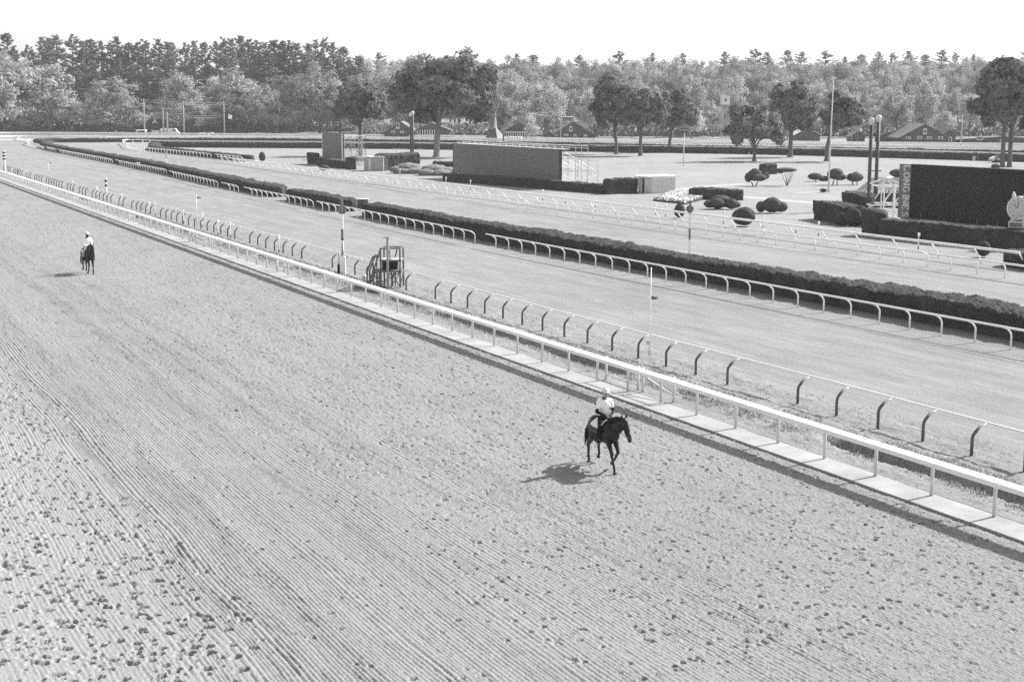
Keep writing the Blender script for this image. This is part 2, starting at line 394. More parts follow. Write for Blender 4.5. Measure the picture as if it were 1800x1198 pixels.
FAR_DIRT = [PD(u, D) for u, D in ((0, 459), (150, 459), (450, 458), (800, 437), (1000, 405), (1300, 380), (1500, 362), (1800, 331), (2000, 312))]
dirt_rail_far = spline([(27.9, 332), (29.5, 370), (36, 420)] + FAR_DIRT, 6)
m_fdirt = mat('pale_far_dirt', 0.45, 0.95, 0.08, 0.08)
far_dirt = spline([(19, 331), (20, 372), (28, 440), PD(-60, 480)] + [PD(u, D) for u, D in ((0, 481), (450, 472), (800, 450), (1000, 412), (1300, 388), (1500, 369), (1800, 345), (2000, 326))], 8)
strip('far_dirt_track', dirt_rail_far, -1.2, -16, 0.012, m_fdirt)

# concrete kerb beside the track, with joints
mb = MB()
y = 8.0
while y < 330:
    mb.box((27.52 + R.uniform(-.006, .006), y + 1.9, -0.25 + R.uniform(-.002, .002)), (1.12, 3.799, 0.5)); y += 3.8
for i, p in enumerate(dirt_rail_far[:-1]):
    a, c = p, dirt_rail_far[i + 1]; d = c - a
    mb.box(((a + c) / 2 + Vector((d.y, -d.x, 0)).normalized() * -0.4 + Vector((0, 0, -0.2))), (1.1, d.length - 0.02, 0.5), rz=math.atan2(-d.x, d.y))
tag(mb.build('concrete_kerb', M_CONC), kind='structure')

# ------------------------------------------------------------------ rails
def goose_mesh(name, lean, hbase, h, r, mats, white_top=0.0):
    mb = MB(); top = []
    for k in range(7):
        t = k / 6; ang = t * math.radians(58)
        top.append((lean * (1 - math.cos(ang)) / (1 - math.cos(math.radians(58))), 0, hbase + (h - hbase) * math.sin(ang) / math.sin(math.radians(58))))
    if white_top:
        mb.tube([(0, 0, -0.1)] + top[:5], r, 8); mb.cur = 1; mb.tube(top[4:], r * 0.8, 8)
    else: mb.tube([(0, 0, -0.1)] + top, r, 8)
    return mb.mesh(name, mats, True)
def goose_rail(label, path, step, me_post, lean, h, r, m, skip=(), group=None, endcap=True, name='rail_fence'):
    t = thing(name, label, 'rail', (path[0].x, path[0].y, 0), 0, group); o = Vector((path[0].x, path[0].y, 0))
    pts = []
    for i, p in enumerate(path):
        d = (path[min(i + 1, len(path) - 1)] - path[max(i - 1, 0)]).normalized()
        pts.append(p - o + Vector((d.y, -d.x, 0)) * lean + Vector((0, 0, h + 0.004 * math.sin(i * 1.7))))
    mb = MB(); mb.tube(pts, r, 8); mb.build('top_rail', m, t, True)
    for i, (p, d) in enumerate(resample(path, step)):
        if i in skip: continue
        obj('post', me_post, t, p - o, math.atan2(-d.x, d.y) + R.uniform(-.05, .05))
    return t

# the white safety rail along the dirt (posts on the kerb, broad cover overhanging the track)
t = thing('track_rail', 'broad white safety rail on slim white posts along the pale concrete kerb of the dirt', 'rail', (27.9, 16, 0))
mb = MB()
prof = [(-0.70, 1.04), (-0.71, 1.10), (-0.70, 1.17), (-0.66, 1.185), (-0.18, 1.125), (-0.15, 1.10), (-0.17, 1.085), (-0.60, 1.12), (-0.66, 1.05)]
for a in np.arange(0, 228, 6.0): mb.prism([(x + R.uniform(-.003, .003), z) for x, z in prof], a, a + 5.996)
mb.build('rail_cover', M_WHITE, t)
mb = MB(); mb.tube([(0, 0, -0.1), (0, 0, 0.78), (-0.06, 0, 0.92), (-0.2, 0, 1.03), (-0.5, 0, 1.09)], [.05, .05, .048, .045, .04], 8); mpost = mb.mesh('rail_post', M_OFFW, True)
for k in range(96):
    y = 27.12 - 4 * 2.36 + 2.36 * k
    if y < 243: obj('post', mpost, t, (0, y - 16, 0))
# the same rail carried round the far turn
def far_rail(label, path, step, h, r, m, lower=False, name='rail_fence', rails=(1.0,)):
    t = thing(name, label, 'rail', (path[0].x, path[0].y, 0)); o = Vector((path[0].x, path[0].y, 0))
    for q in rails:
        mb = MB(); mb.tube([p - o + Vector((0, 0, h * q)) for p in path], r, 6); mb.build('rail', m, t, True)
    mp_ = MB(); mp_.tube([(0, 0, -.2), (0, 0, h)], r * 0.8, 6); me = mp_.mesh('post', m)
    for p, d in resample(path, step)[:100]: obj('post', me, t, p - o)
    return t
far_rail('white dirt rail bending round the far turn in front of the pale dirt', dirt_rail_far[2:], 7.5, 1.15, 0.36, M_WHITE)
outer = spline([(14, 335), (14, 372), (24, 448)] + [PD(u, D) for u, D in ((0, 516), (450, 490), (800, 462), (1000, 424), (1300, 396), (1500, 378), (1800, 362), (2000, 342))], 8)
far_rail('two bar white outer fence round the far turn below the woods', outer, 8.0, 1.4, 0.30, M_WHITE, rails=(1.0, 0.55), name='boundary_fence')

# dark-posted turf rail
mb = MB(); mb.tube([(0, 0, -.1), (0, 0, .56), (.03, 0, .66), (.12, 0, .76), (.30, 0, .93)], .052, 8); mb.cur = 1; mb.tube([(.29, 0, .92), (.6, 0, .985)], .022, 6); tpost = mb.mesh('turf_post', [M_DPOST, M_PIPE], True)
path = [Vector((32.25, y, 0)) if y < 60 else Vector((31.95, y, 0)) for y in (30.24, 40)] + [Vector((31.95, 60, 0)), Vector((31.85, 120, 0)), Vector((31.4, 180, 0)), Vector((31.3, 240, 0))]
goose_rail('thin white pipe rail on dark bent posts between the grass ditch and the turf course', path, 2.18, tpost, 0.62, 0.99, 0.045, M_PIPE, skip=(6, 21, 29, 30, 38, 52, 58, 61, 68, 72, 76, 84, 89, 93))
goose_rail('far left stretch of thin pipe rail on dark bent posts near the striped pole', [Vector((31.3, 240.4, 0)), Vector((31.4, 262, 0)), Vector((31.8, 300, 0))], 2.18, tpost, 0.62, 0.99, 0.05, M_PIPE, skip=(3, 9, 10))

# hedge rails of the main turf course (white, leaning out over the turf)
wpost = goose_mesh('hedge_post', -0.55, 0.6, 1.07, 0.042, M_PIPE)
def seg(p, q): return spline([p, q], 6)
HR = [((48.35, 40.0), (47.75, 99.2), 'nearest run of white bent-post rail before the long hedge, at the right edge'),
      ((47.85, 102.6), (48.55, 141.8), 'run of white bent-post rail behind the disc-topped pole, before the long hedge'),
      ((48.75, 145.2), (49.05, 170.6), 'run of white bent-post rail just left of the disc-topped pole, before the long hedge'),
      ((49.3, 176), (49.45, 182.5), 'shortest run of white rail in front of the long hedge, three posts only'),
      ((50.0, 188.5), (51.3, 219.5), 'run of white bent-post rail left of the three-post rail, before the long hedge'),
      ((52.0, 226.5), (53.0, 269.5), 'long run of white bent-post rail in the middle left of the long hedge'),
      ((53.2, 276), (54.2, 343), 'closely set white bent-post rail where the long hedge nears the far turn'),
      ((54.8, 352), (55.0, 366), 'short white rail run near the tip of the long hedge'),
      ((55.0, 371), (56.0, 385), 'last white rail run before the tip of the long hedge at far left')]
for a, c, lab in HR: goose_rail(lab, seg(a, c), 2.17, wpost, -0.55, 1.07, 0.052, M_PIPE)
curl = spline([(56.3, 388), (58.5, 425), (63, 452), PD(30, 470), PD(60, 478)] + [PD(u, D) for u, D in ((150, 462), (300, 452), (450, 450), (800, 420), (1100, 382), (1300, 362), (1500, 346), (1800, 320), (1950, 306))], 5)
far_rail('thin white rail curling round the far end of the long hedge', curl, 4.5, 1.0, 0.14, M_PIPE)

# rails of the inner course: a tall one and a lower one before it
ipost = goose_mesh('inner_post', -0.5, 0.62, 1.0, 0.048, M_PIPE)
lo = [((68.1, 52), (68.5, 73.2), 'low white rail run at the right edge, nearest the video screens'), ((68.6, 73.9), (68.9, 132.5), 'long low white rail run on the inner turf course before the big video screen'),
      ((69.2, 135.0), (69.6, 157.5), 'low white rail run before the middle of the long video screen'), ((70.0, 163.5), (71.5, 187), 'low white rail run before the rounded hedge end'),
      ((71.5, 189), (74, 266), 'low white rail run furthest left, before the small tall screen')]
for a, c, lab in lo: goose_rail(lab, seg(a, c), 2.45, ipost, -0.5, 1.0, 0.066, M_PIPE)
mb = MB(); mb.tube([(0, 0, -.1), (-0.12, 0, 0.25), (-0.85, 0, 1.12)], [.06, .055, .055], 8); upost = mb.mesh('brace_post', M_PIPE, True)
goose_rail('upper white rail on slanting struts between the lawn and the inner turf course', seg((73.4, 69.6), (74.6, 276)), 4.2, upost, -0.85, 1.15, 0.095, M_PIPE)
jr = [((75.6, 348), (77.6, 297), 'white bent-post rail run before the near side of the small far hedge'), ((77.8, 293), (78.6, 277), 'short white bent-post rail run at the open end of the small far hedge')]
jpost = goose_mesh('far_inner_post', -0.5, 0.6, 1.07, 0.06, M_PIPE)
for a, c, lab in jr: goose_rail(lab, seg(c, a), 2.6, jpost, -0.5, 1.07, 0.07, M_PIPE)
curl2 = spline([(75.3, 351), (76.2, 372), (81, 402), PD(217, 420), PD(240, 425)] + [PD(u, D) for u, D in ((300, 412), (450, 404), (600, 398), (800, 384), (1000, 366), (1300, 347), (1500, 331), (1800, 300), (1950, 288))], 5)
far_rail('white rail looping round the small far hedge and along the back of the lawn', curl2, 4.6, 1.1, 0.13, M_PIPE)

# ------------------------------------------------------------------ hedges
def hedge(name, label, path, w, h, res=0.1, seed=1, top=0.3, m=None, amp=1.0, base=0.0, cat='hedge', group=None, taper=1.0):
    pr = []
    hw = w / 2; n = max(4, int(h / res)); k = max(4, int(w / res))
    for i in range(n + 1): pr.append((-hw * (1 - 0.10 * (1 - i / n)), base + (h - base) * i / n))
    for i in range(1, k): pr.append((-hw + w * i / k, h))
    for i in range(n + 1): pr.append((hw * (1 - 0.10 * (i / n)), h - (h - base) * i / n))
    pr = np.array(pr)
    cx = np.abs(pr[:, 0]) / hw; cz = (pr[:, 1] - base) / (h - base)      # round the shoulders
    rr_ = top
    ex = np.clip((np.abs(pr[:, 0]) - (hw - rr_)) / rr_, 0, 1); ez = np.clip((pr[:, 1] - (h - rr_)) / rr_, 0, 1)
    ln = np.sqrt(ex * ex + ez * ez); sc = np.where((ex > 0) & (ez > 0) & (ln > 1e-6), np.maximum(ex, ez) / np.maximum(ln, 1e-6), 1)
    px = np.where(ex * ez > 0, np.sign(pr[:, 0]) * (hw - rr_ + rr_ * ex * sc), pr[:, 0]); pz = np.where(ex * ez > 0, h - rr_ + rr_ * ez * sc, pr[:, 1])
    sm = resample(path, res); L = len(sm)
    P = np.array([[p.x, p.y] for p, d in sm]); Dd = np.array([[d.x, d.y] for p, d in sm])
    s = np.arange(L) * res
    endf = np.minimum(1, np.sqrt(np.clip(np.minimum(s, s[-1] - s) / (0.45 * w), 0.02, 1)))
    rs_ = np.random.RandomState(seed)
    q = np.arange(len(px)) * res
    b1 = vn(s[:, None] * 0.55, q[None, :] * 0.9, seed % 60 + 40); b2 = vn(s[:, None] * 2.4, q[None, :] * 2.4, seed % 50 + 41); jt = rs_.rand(L, len(px)) * 2 - 1
    scal = np.abs(np.sin(np.pi * (s / 1.55 + 0.5 * vn(s * 0.4, 0.2, seed % 40 + 30))))[:, None] ** 0.6 - 0.7
    off = amp * (0.11 * b1 + 0.07 * b2 + 0.075 * jt + 0.13 * scal); hmul = 1 + amp * 0.05 * vn(s * 0.35, 0.5, seed % 40 + 50)
    X = px[None, :] * endf[:, None]; Z = pz[None, :] * hmul[:, None] * (0.82 + 0.18 * endf[:, None])
    nx = np.sign(px) * (np.abs(px) > hw * 0.93) + 0.3 * px / hw; nz = (pz > h * 0.9) * 1.0
    X = X + off * nx[None, :]; Z = Z + off * nz[None, :]
    WX = P[:, 0:1] + X * Dd[:, 1:2]; WY = P[:, 1:2] - X * Dd[:, 0:1]
    o = P[0]
    V = np.stack([WX - o[0], WY - o[1], Z], -1).reshape(-1, 3)
    F = gridfaces(L, len(px))
    # close both ends
    e0 = np.arange(len(px)); V = np.vstack([V, [[(P[0, 0] - o[0]), (P[0, 1] - o[1]), h * 0.4], [P[-1, 0] - o[0], P[-1, 1] - o[1], h * 0.4]]])
    nV = len(V)
    cap0 = np.stack([e0[:-1], e0[1:], np.full(len(e0) - 1, nV - 2), np.full(len(e0) - 1, nV - 2)], -1)
    cap1 = cap0 + (L - 1) * len(px); cap1[:, 2:] = nV - 1; cap1 = cap1[:, [1, 0, 2, 3]]
    me = npmesh(name, V, F, m or M_HEDGE)
    b_ = bmesh.new(); b_.from_mesh(me); b_.verts.ensure_lookup_table()
    for q_ in list(cap0) + list(cap1):
        try: b_.faces.new([b_.verts[int(i)] for i in q_[:3]])
        except ValueError: pass
    for f_ in b_.faces: f_.material_index = 0
    b_.to_mesh(me); b_.free()
    return tag(obj(name, me, None, (o[0], o[1], 0)), label, cat, group)
HC = [(51.35, 40), (51.3, 60), (51.0, 80), (50.6, 100), (50.9, 131), (51.0, 134.6)]
hedge('long_hedge', 'near stretch of the long clipped hedge, right of the hedge gap behind the disc-topped pole', spline(HC, 4), 2.3, 1.28, 0.085, 3)
hedge('long_hedge', 'middle stretch of the long clipped hedge, between its two white-boxed gaps', spline([(51.2, 140.2), (51.4, 150), (51.7, 161.5)], 4), 2.2, 1.28, 0.11, 5)
hedge('long_hedge', 'far left stretch of the long clipped hedge, running to its rounded tip at the turn', spline([(52.0, 167), (52.8, 200), (54.6, 240), (55.8, 280), (56.6, 330), (57.4, 370), (59, 395), (62.5, 415), PD(66, 423), PD(80, 431), PD(110, 436)], 3), 2.4, 1.32, 0.2, 7)
hedge('far_turn_hedge', 'thin dark hedge strip running behind the far turn beyond the white curling rail', spline([PD(104, 435.5), PD(160, 437), PD(300, 441), PD(450, 438), PD(800, 408), PD(1100, 372), PD(1300, 353), PD(1500, 338), PD(1800, 313), PD(1950, 300)], 6), 2.4, 1.25, 0.35, 9)
hedge('small_far_hedge', 'small far hedge beside white rails left of the small screen, its near side', spline([(80.4, 277), (79.6, 300), (78.8, 330), (78.6, 350), (81, 368), (86, 384), PD(268, 389), PD(290, 387)], 4), 2.0, 1.15, 0.2, 11)
hedge('lawn_back_hedge', 'tall ragged hedge closing off the back of the lawn under the tree trunks', spline([PD(284, 387.5), PD(300, 385), PD(450, 378), PD(600, 374), PD(800, 362), PD(1050, 346), PD(1300, 330), PD(1500, 312), PD(1800, 283), PD(1950, 272)], 5), 2.2, 1.45, 0.3, 13)
stubs = [(G(690, 365, .75), G(722, 368, .75), 'short dark hedge stub behind the long hedge, nearest the wide hedge gap'), (G(738, 369, .75), G(757, 372.5, .75), 'tiny hedge stub further right behind the long hedge'),
         (G(1178, 447, .75), G(1258, 457, .75), 'low hedge bulge behind the long hedge at the grey and white pole'), (G(196, 276, .8), G(212, 278.5, .8), 'small hedge stub behind the far left stretch of hedge')]
for a, c, lab in stubs: hedge('hedge_stub', lab, seg(a, c), 1.3, 0.85, 0.10, 17)
# white boxes in the hedge gaps, shade of their fronts painted into the bodies
for k, (u, v, w, lab) in enumerate(((632, 357, 30, 'box with pale lid, its shaded front painted dark, filling the wide gap in the long hedge'), (487, 333, 15, 'box with pale lid, its shaded front painted dark, in the narrower hedge gap'),
                                  (242, 286, 5, 'small pale board standing on the long hedge near the left'))):
    p = G(u, v + 12); D = fwd(p); s = D / FPX
    t = thing('gap_box', lab, 'box', (p[0] + 0.1, p[1] + 0.2), YAW)
    mb = MB(); mb.box((0, 0, 0.55), (w * s, 0.9, 1.1)); mb.build('body', M_DPOST, t)
    mb = MB(); mb.box((0, -0.03, 1.14), (w * s + 0.1, 1.0, 0.08)); mb.build('lid', M_OFFW, t)

# ------------------------------------------------------------------ foliage
def leafmesh(name, P, N, size, m, rs_, aspect=0.7):
    n = len(P); N = N / np.maximum(np.linalg.norm(N, axis=1, keepdims=True), 1e-6)
    a = rs_.normal(size=(n, 3)); T = np.cross(N, a); T /= np.maximum(np.linalg.norm(T, axis=1, keepdims=True), 1e-6); B = np.cross(N, T)
    s = (size * (0.6 + 0.8 * rs_.rand(n)))[:, None]; T = T * s; B = B * s * aspect
    V = np.stack([P - T, P - B * 0.9, P + T, P + B], 1).reshape(-1, 3)
    return npmesh(name, V, np.arange(4 * n).reshape(-1, 4), m)
def crown(rs_, rx, ry, rz, ncl, nlf, leaf, m, clr=(0.24, 0.40), squash=0.8, low=-0.55, name='crown', power=0.38):
    C = []; Rr = []; mean = (rx + ry + rz) / 3
    while len(C) < ncl:
        d = rs_.normal(size=3); d /= np.linalg.norm(d)
        if d[2] < low: continue
        f = rs_.rand() ** power * 0.80 + 0.08
        lobes = 1 + 0.18 * math.sin(3 * math.atan2(d[1], d[0]) + 7 * d[2])
        C.append(d * f * lobes * np.array([rx, ry, rz])); Rr.append(mean * rs_.uniform(*clr))
    C = np.array(C); Rr = np.array(Rr)
    w = Rr ** 2; idx = rs_.choice(ncl, nlf, p=w / w.sum())
    d = rs_.normal(size=(nlf, 3)); d /= np.linalg.norm(d, axis=1, keepdims=True)
    rad = Rr[idx] * (0.42 + 0.62 * rs_.rand(nlf) ** 0.7) * (1 + 0.30 * np.sin(5.3 * d[:, 0] + idx) * np.cos(4.7 * d[:, 2] + 2 * idx) + 0.16 * rs_.normal(size=nlf))
    ax_ = 0.75 + 0.6 * rs_.rand(ncl, 3)
    P = C[idx] + d * rad[:, None] * ax_[idx] * np.array([1, 1, squash])
    go = P / np.array([rx, ry, rz]); go /= np.maximum(np.linalg.norm(go, axis=1, keepdims=True), 1e-6)
    N = 0.6 * d + 0.6 * go + 0.38 * rs_.normal(size=(nlf, 3)) + np.array([0, 0, 0.15])
    return leafmesh(name, P, N, np.full(nlf, leaf), m, rs_), C
def limb(mb, a, b, r0, r1, rnd, bend=0.12, n=5):
    a = Vector(a); b = Vector(b); L = (b - a).length; pts = []
    for i in range(n):
        t = i / (n - 1); p = a.lerp(b, t)
        if 0 < i < n - 1: p += Vector((rnd.uniform(-1, 1), rnd.uniform(-1, 1), rnd.uniform(0, 1))) * bend * L * 0.5
        pts.append(p)
    mb.tube(pts, [r0 + (r1 - r0) * i / (n - 1) for i in range(n)], 7)
ML_D = leafmat('dark_leaves', 0.20, 0.12, 0.28, 0.30); ML_M = leafmat('forest_leaves', 0.40, 0.30, 0.28, 0.2); ML_P = leafmat('pine_needles', 0.20, 0.22, 0.3, 0.4)
ML_L = leafmat('pale_leaves', 0.46, 0.15, 0.32, 0.2); ML_S = leafmat('shrub_leaves', 0.22, 0.2, 0.3, 0.5)
def lawn_tree(u, vb, vt, ul, ur, vc, label, seed, D=None, trunks=1, tw=0.5, lmat=None, ncl=130, nlf=12000, leaf=0.42, cu=None, pale=False, squash=0.8):
    p = PD(u, D) if D else G(u, vb); D = fwd(p); s = D / FPX; rs_ = np.random.RandomState(seed); rnd = random.Random(seed)
    top = zat(p, u, vt); bot = zat(p, u, vc); rx = (ur - ul) / 2 * s * 0.92; cx = ((ul + ur) / 2 - u) * s
    rz = (top - bot) / 2 * 1.0; cz = (top + bot) / 2
    t = thing('lawn_tree', label, 'tree', p, YAW, 'trees standing on the lawn')
    me, C = crown(rs_, rx * 1.03, rx * 0.92, rz * 1.02, ncl, nlf, leaf, lmat or ML_D, clr=(0.11, 0.24), low=-0.75)
    obj('crown', me, t, (cx, 0, cz))
    mb = MB()
    for k in range(trunks):
        ox = (k - (trunks - 1) / 2) * 1.3
        fork = Vector((ox + cx * 0.25, 0, bot + 0.25 * rz))
        mb.tube([(ox, 0, -0.3), (ox, 0, 0.0), (ox * 0.97, 0, 0.5), (ox, 0.05, bot * 0.55), fork], [tw * 1.75, tw * 1.5, tw * 1.08, tw * 0.95, tw * 0.8], 10)
        for q in range(9):
            c = C[rnd.randrange(len(C))]; limb(mb, fork + Vector((0, 0, rnd.uniform(-.4, .4) * rz * .4)), (cx + c[0] * .85, c[1] * .85, cz + c[2] * .8), tw * 0.5, 0.05, rnd)
    mb.build('trunk', M_PBARK if pale else M_BARK, t, True)
    return t
lawn_tree(634, 0, 143, 581, 688, 226, 'round dark tree rising behind the scaffold of the small screen', 1, D=318, tw=0.45, nlf=9000)
lawn_tree(768, 276, 92, 684, 882, 226, 'largest lawn tree, wide crown on one thick pale trunk', 2, tw=0.72, ncl=190, nlf=26000, leaf=0.52, pale=True)
lawn_tree(885, 0, 186, 868, 898, 226, 'small dark tree at the right foot of the largest lawn tree', 3, D=392, tw=0.25, ncl=25, nlf=2600)
lawn_tree(1083, 271, 135, 1032, 1118, 238, 'left tree of the close group of three, its crown tallest', 4, tw=0.42, nlf=9000)
lawn_tree(1125.5, 274, 160, 1082, 1180, 232, 'middle and darkest tree of the close group of three', 5, tw=0.40, nlf=10000)
lawn_tree(1177, 267, 158, 1148, 1228, 236, 'right tree of the close group of three, airy crown', 6, tw=0.40, nlf=8000)
lawn_tree(1326, 283.5, 176, 1272, 1382, 268, 'low spreading dark tree with crown almost touching the lawn', 7, tw=0.38, nlf=11000, ncl=70)
lawn_tree(1389, 276, 145, 1346, 1436, 242, 'tall oval dark tree left of the flagpole', 8, tw=0.50, nlf=11000)
lawn_tree(1453, 283.5, 162, 1434, 1520, 240, 'light airy lawn tree right behind the flagpole', 9, tw=0.42, nlf=6500, ncl=45)
lawn_tree(1768, 294, 100, 1700, 1836, 236, 'big twin-trunked dark tree at the right edge above the black screen', 10, tw=0.40, trunks=2, ncl=170, nlf=24000, leaf=0.44)

# forest kinds
kinds = []
for k in range(5):
    rs_ = np.random.RandomState(100 + k); rnd = random.Random(k)
    me, C = crown(rs_, 5.2, 5.2, 6.6 + (k % 2), 60, 5200, 0.30, ML_M if k != 2 else ML_L, clr=(0.18, 0.33), low=-0.75, name='forest_crown')
    mb = MB(); mb.tube([(0, 0, -9.5), (0, 0, -6), (0.2, 0, 2)], [0.4, 0.32, 0.2], 7)
    for q in range(7):
        c = C[rnd.randrange(len(C))]; limb(mb, (0, 0, -6 + q), (c[0], c[1], c[2]), 0.2, 0.04, rnd)
    kinds.append((me, mb.mesh('forest_trunk', M_BARK, True), 17.0))       # crown centre at 9.5 m, top about 16.5
pines = []
for k in range(4):
    rs_ = np.random.RandomState(200 + k); H = 30.0; P = []; N = []; mb = MB()
    mb.tube([(0, 0, -1), (0, 0, 12), (0.2, 0.1, 22), (0, 0, 29.6)], [0.45, 0.36, 0.22, 0.05], 7)
    z = 8.0; az = rs_.rand() * 6.28; gapz = rs_.uniform(12, 24, 3)
    while z < 29.6:
        tt = (z - 8) / 22; az += 2.4 + rs_.normal() * 0.5
        l = (5.3 * (1 - tt) ** 0.62 + 0.15) * (rs_.uniform(0.35, 1.1) if rs_.rand() < .8 else rs_.uniform(1.0, 1.3)) * (1 + 0.25 * math.sin(az + k))
        up = rs_.uniform(-0.06, 0.16) + 0.55 * tt * tt; n = int(6 + 17 * l)
        if np.min(np.abs(gapz - z)) > 0.35:
            r = l * (0.22 + 0.82 * rs_.rand(n) ** 0.6); lat = rs_.normal(size=n) * 0.17 * (0.35 + r * .8)
            x = r * math.cos(az) - lat * math.sin(az); y = r * math.sin(az) + lat * math.cos(az)
            P.append(np.stack([x, y, z + up * r + 0.09 * r * r / max(l, 1) + rs_.normal(size=n) * 0.12], -1)); N.append(rs_.normal(size=(n, 3)) * 0.45 + np.array([math.cos(az) * .55, math.sin(az) * .55, 0.7]))
            mb.tube([(0, 0, z), (l * .8 * math.cos(az), l * .8 * math.sin(az), z + up * l * .8)], [0.07, 0.02], 4)
        z += rs_.uniform(0.10, 0.34) * (1.0 + 0.3 * math.sin(z * 1.3 + k))
    P = np.vstack(P); N = np.vstack(N)
    pines.append((leafmesh('pine_crown', P, N, np.full(len(P), 0.36), ML_P, rs_, 0.5), mb.mesh('pine_trunk', M_BARK)))
def gz(p): return float(ground_z(np.array(p[0]), np.array(p[1])))
def wood_tree(u, D, vt, w_px, kind, label, group, name='forest_tree'):
    p = PD(u, D); z0 = gz(p) - 0.2; s = D / FPX; top = zat(p, u, vt) - z0
    cr, tr, _ = kinds[kind]; cz = top - top * 0.40
    t = thing(name, label, 'tree', (p[0], p[1], z0), R.uniform(0, 6.28), group)
    c = obj('crown', cr, t, (0, 0, top * 0.58)); c.scale = (w_px * s / 11.0, w_px * s / 11.0, top * 0.42 / 7.0)
    k = obj('trunk', tr, t, (0, 0, top * 0.58)); k.scale = (top / 18, top / 18, top * 0.58 / 9.3)
    return t
def pine(u, D, vt, wide, kind, label, group):
    p = PD(u, D); z0 = gz(p) - 0.2; top = zat(p, u, vt) - z0; sc = top / 30.0
    t = thing('pine_tree', label, 'pine', (p[0], p[1], z0), R.uniform(0, 6.28), group)
    for nm, me in zip(('crown', 'trunk'), pines[kind]):
        c = obj(nm, me, t); c.scale = (sc * wide, sc * wide, sc)
PINE_L = 'tall dark pine on the skyline behind the left bend'; PINE_R = 'small pine top poking above the hillside wood on the right'
for i, (u, v) in enumerate(((22, 58), (2, 75), (55, 80), (80, 65), (95, 66), (108, 61), (133, 61), (150, 72), (165, 69), (185, 71), (200, 73), (212, 65), (232, 75), (248, 73), (262, 70), (285, 69), (300, 73), (310, 74), (330, 76), (345, 72), (365, 74),
                          (385, 72), (398, 66), (412, 68), (427, 62), (441, 68), (456, 72), (470, 75), (486, 70), (500, 71), (512, 72), (524, 76), (545, 76), (558, 69), (572, 66), (588, 75), (607, 82))):
    pine(u, R.uniform(585, 640), v, R.uniform(0.95, 1.5), i % 4, PINE_L, 'tall pines behind the left bend')
for i, u in enumerate(range(-30, 640, 17)):
    pine(u + R.uniform(-6, 6), R.uniform(570, 600), R.uniform(88, 118), R.uniform(1.2, 1.6), (i + 1) % 4, PINE_L, 'tall pines behind the left bend')
for i, (u, v) in enumerate(((634, 102), (668, 94), (825, 84), (908, 96), (938, 97), (1017, 95), (1087, 92), (1145, 92), (1198, 91), (1270, 91), (1325, 86), (1345, 91), (1381, 88), (1405, 89), 
                          (1447, 87), (1480, 97), (1510, 94), (1540, 91), (1563, 92), (1590, 91), (1620, 93), (1650, 88), (1675, 92), (1706, 94), (1797, 90))):
    pine(u, R.uniform(690, 750), v + R.uniform(-2, 3), R.uniform(1.2, 2.1), i % 4, PINE_R, 'pine tops above the hillside wood')
FT = 'leafy tree of the wood closing the view behind the racecourse'
rowL = [(-12, 90, 95), (20, 88, 92), (52, 97, 95), (8, 70, 150), (88, 105, 108), (118, 70, 165), (60, 80, 170), (165, 45, 178), (200, 95, 137), (186, 60, 185), (236, 48, 190), (340, 62, 158), (360, 70, 180), (318, 70, 128), (382, 85, 130), (420, 85, 120), (470, 60, 150), (445, 70, 175), (480, 75, 165),
        (520, 100, 126), (512, 62, 180), (562, 80, 112), (598, 82, 135), (575, 60, 170), (640, 80, 128), (665, 60, 165), (700, 70, 120), (710, 66, 190), (742, 90, 96), (662, 50, 200)]
for i, (u, w, vt) in enumerate(rowL):
    lab = FT
    t = wood_tree(u, R.uniform(528, 556), vt, w, i % 5, lab, 'trees of the far wood')
for row, (D, lo_, hi, w, step, u0) in enumerate(((500, 150, 196, 46, 37, 880), (545, 128, 165, 46, 35, 640), (600, 112, 138, 48, 34, 610), (660, 102, 118, 48, 32, 600), (700, 98, 110, 46, 30, 640))):
    u = u0
    while u < 1850:
        vt = R.uniform(lo_, hi)
        wood_tree(u, D + R.uniform(-16, 16), vt, w * R.uniform(0.85, 1.35), R.randrange(5), FT, 'trees of the far wood'); u += step * R.uniform(0.75, 1.25)
for u in range(-40, 640, 42):
    wood_tree(u, 566 + R.uniform(-6, 6), R.uniform(135, 185), 52, R.choice((0, 1, 3, 4)), FT, 'trees of the far wood')
wood_tree(962, 470, 138, 78, 2, 'palest tree, a tall soft crown behind the barns left of the group of three', None)
wood_tree(935, 440, 214, 36, 2, 'small pale tree between two dark barns', None)
wood_tree(1215, 455, 190, 60, 2, 'pale tree right of the group of three, below the first white tower cabin', None)
wood_tree(1575, 440, 150, 62, 2, 'pale bushy tree left of the large dark barn', None)
wood_tree(1618, 452, 135, 60, 2, 'tall pale tree rising over the roof of the large dark barn', None)
# undergrowth at the foot of the wood
rs_ = np.random.RandomState(9); P = []
for u in np.arange(-60, 1860, 1.6):
    p = PD(u, 562 if u < 640 else 520); z0 = gz(p)
    for q in range(9): P.append((p[0] + rs_.normal() * 3, p[1] + rs_.normal() * 3, z0 + rs_.rand() * 4.5))
P = np.array(P); me = leafmesh('undergrowth', P, rs_.normal(size=P.shape) + [0, 0, .4], np.full(len(P), 0.75), ML_P, rs_)
tag(obj('undergrowth', me), kind='stuff')

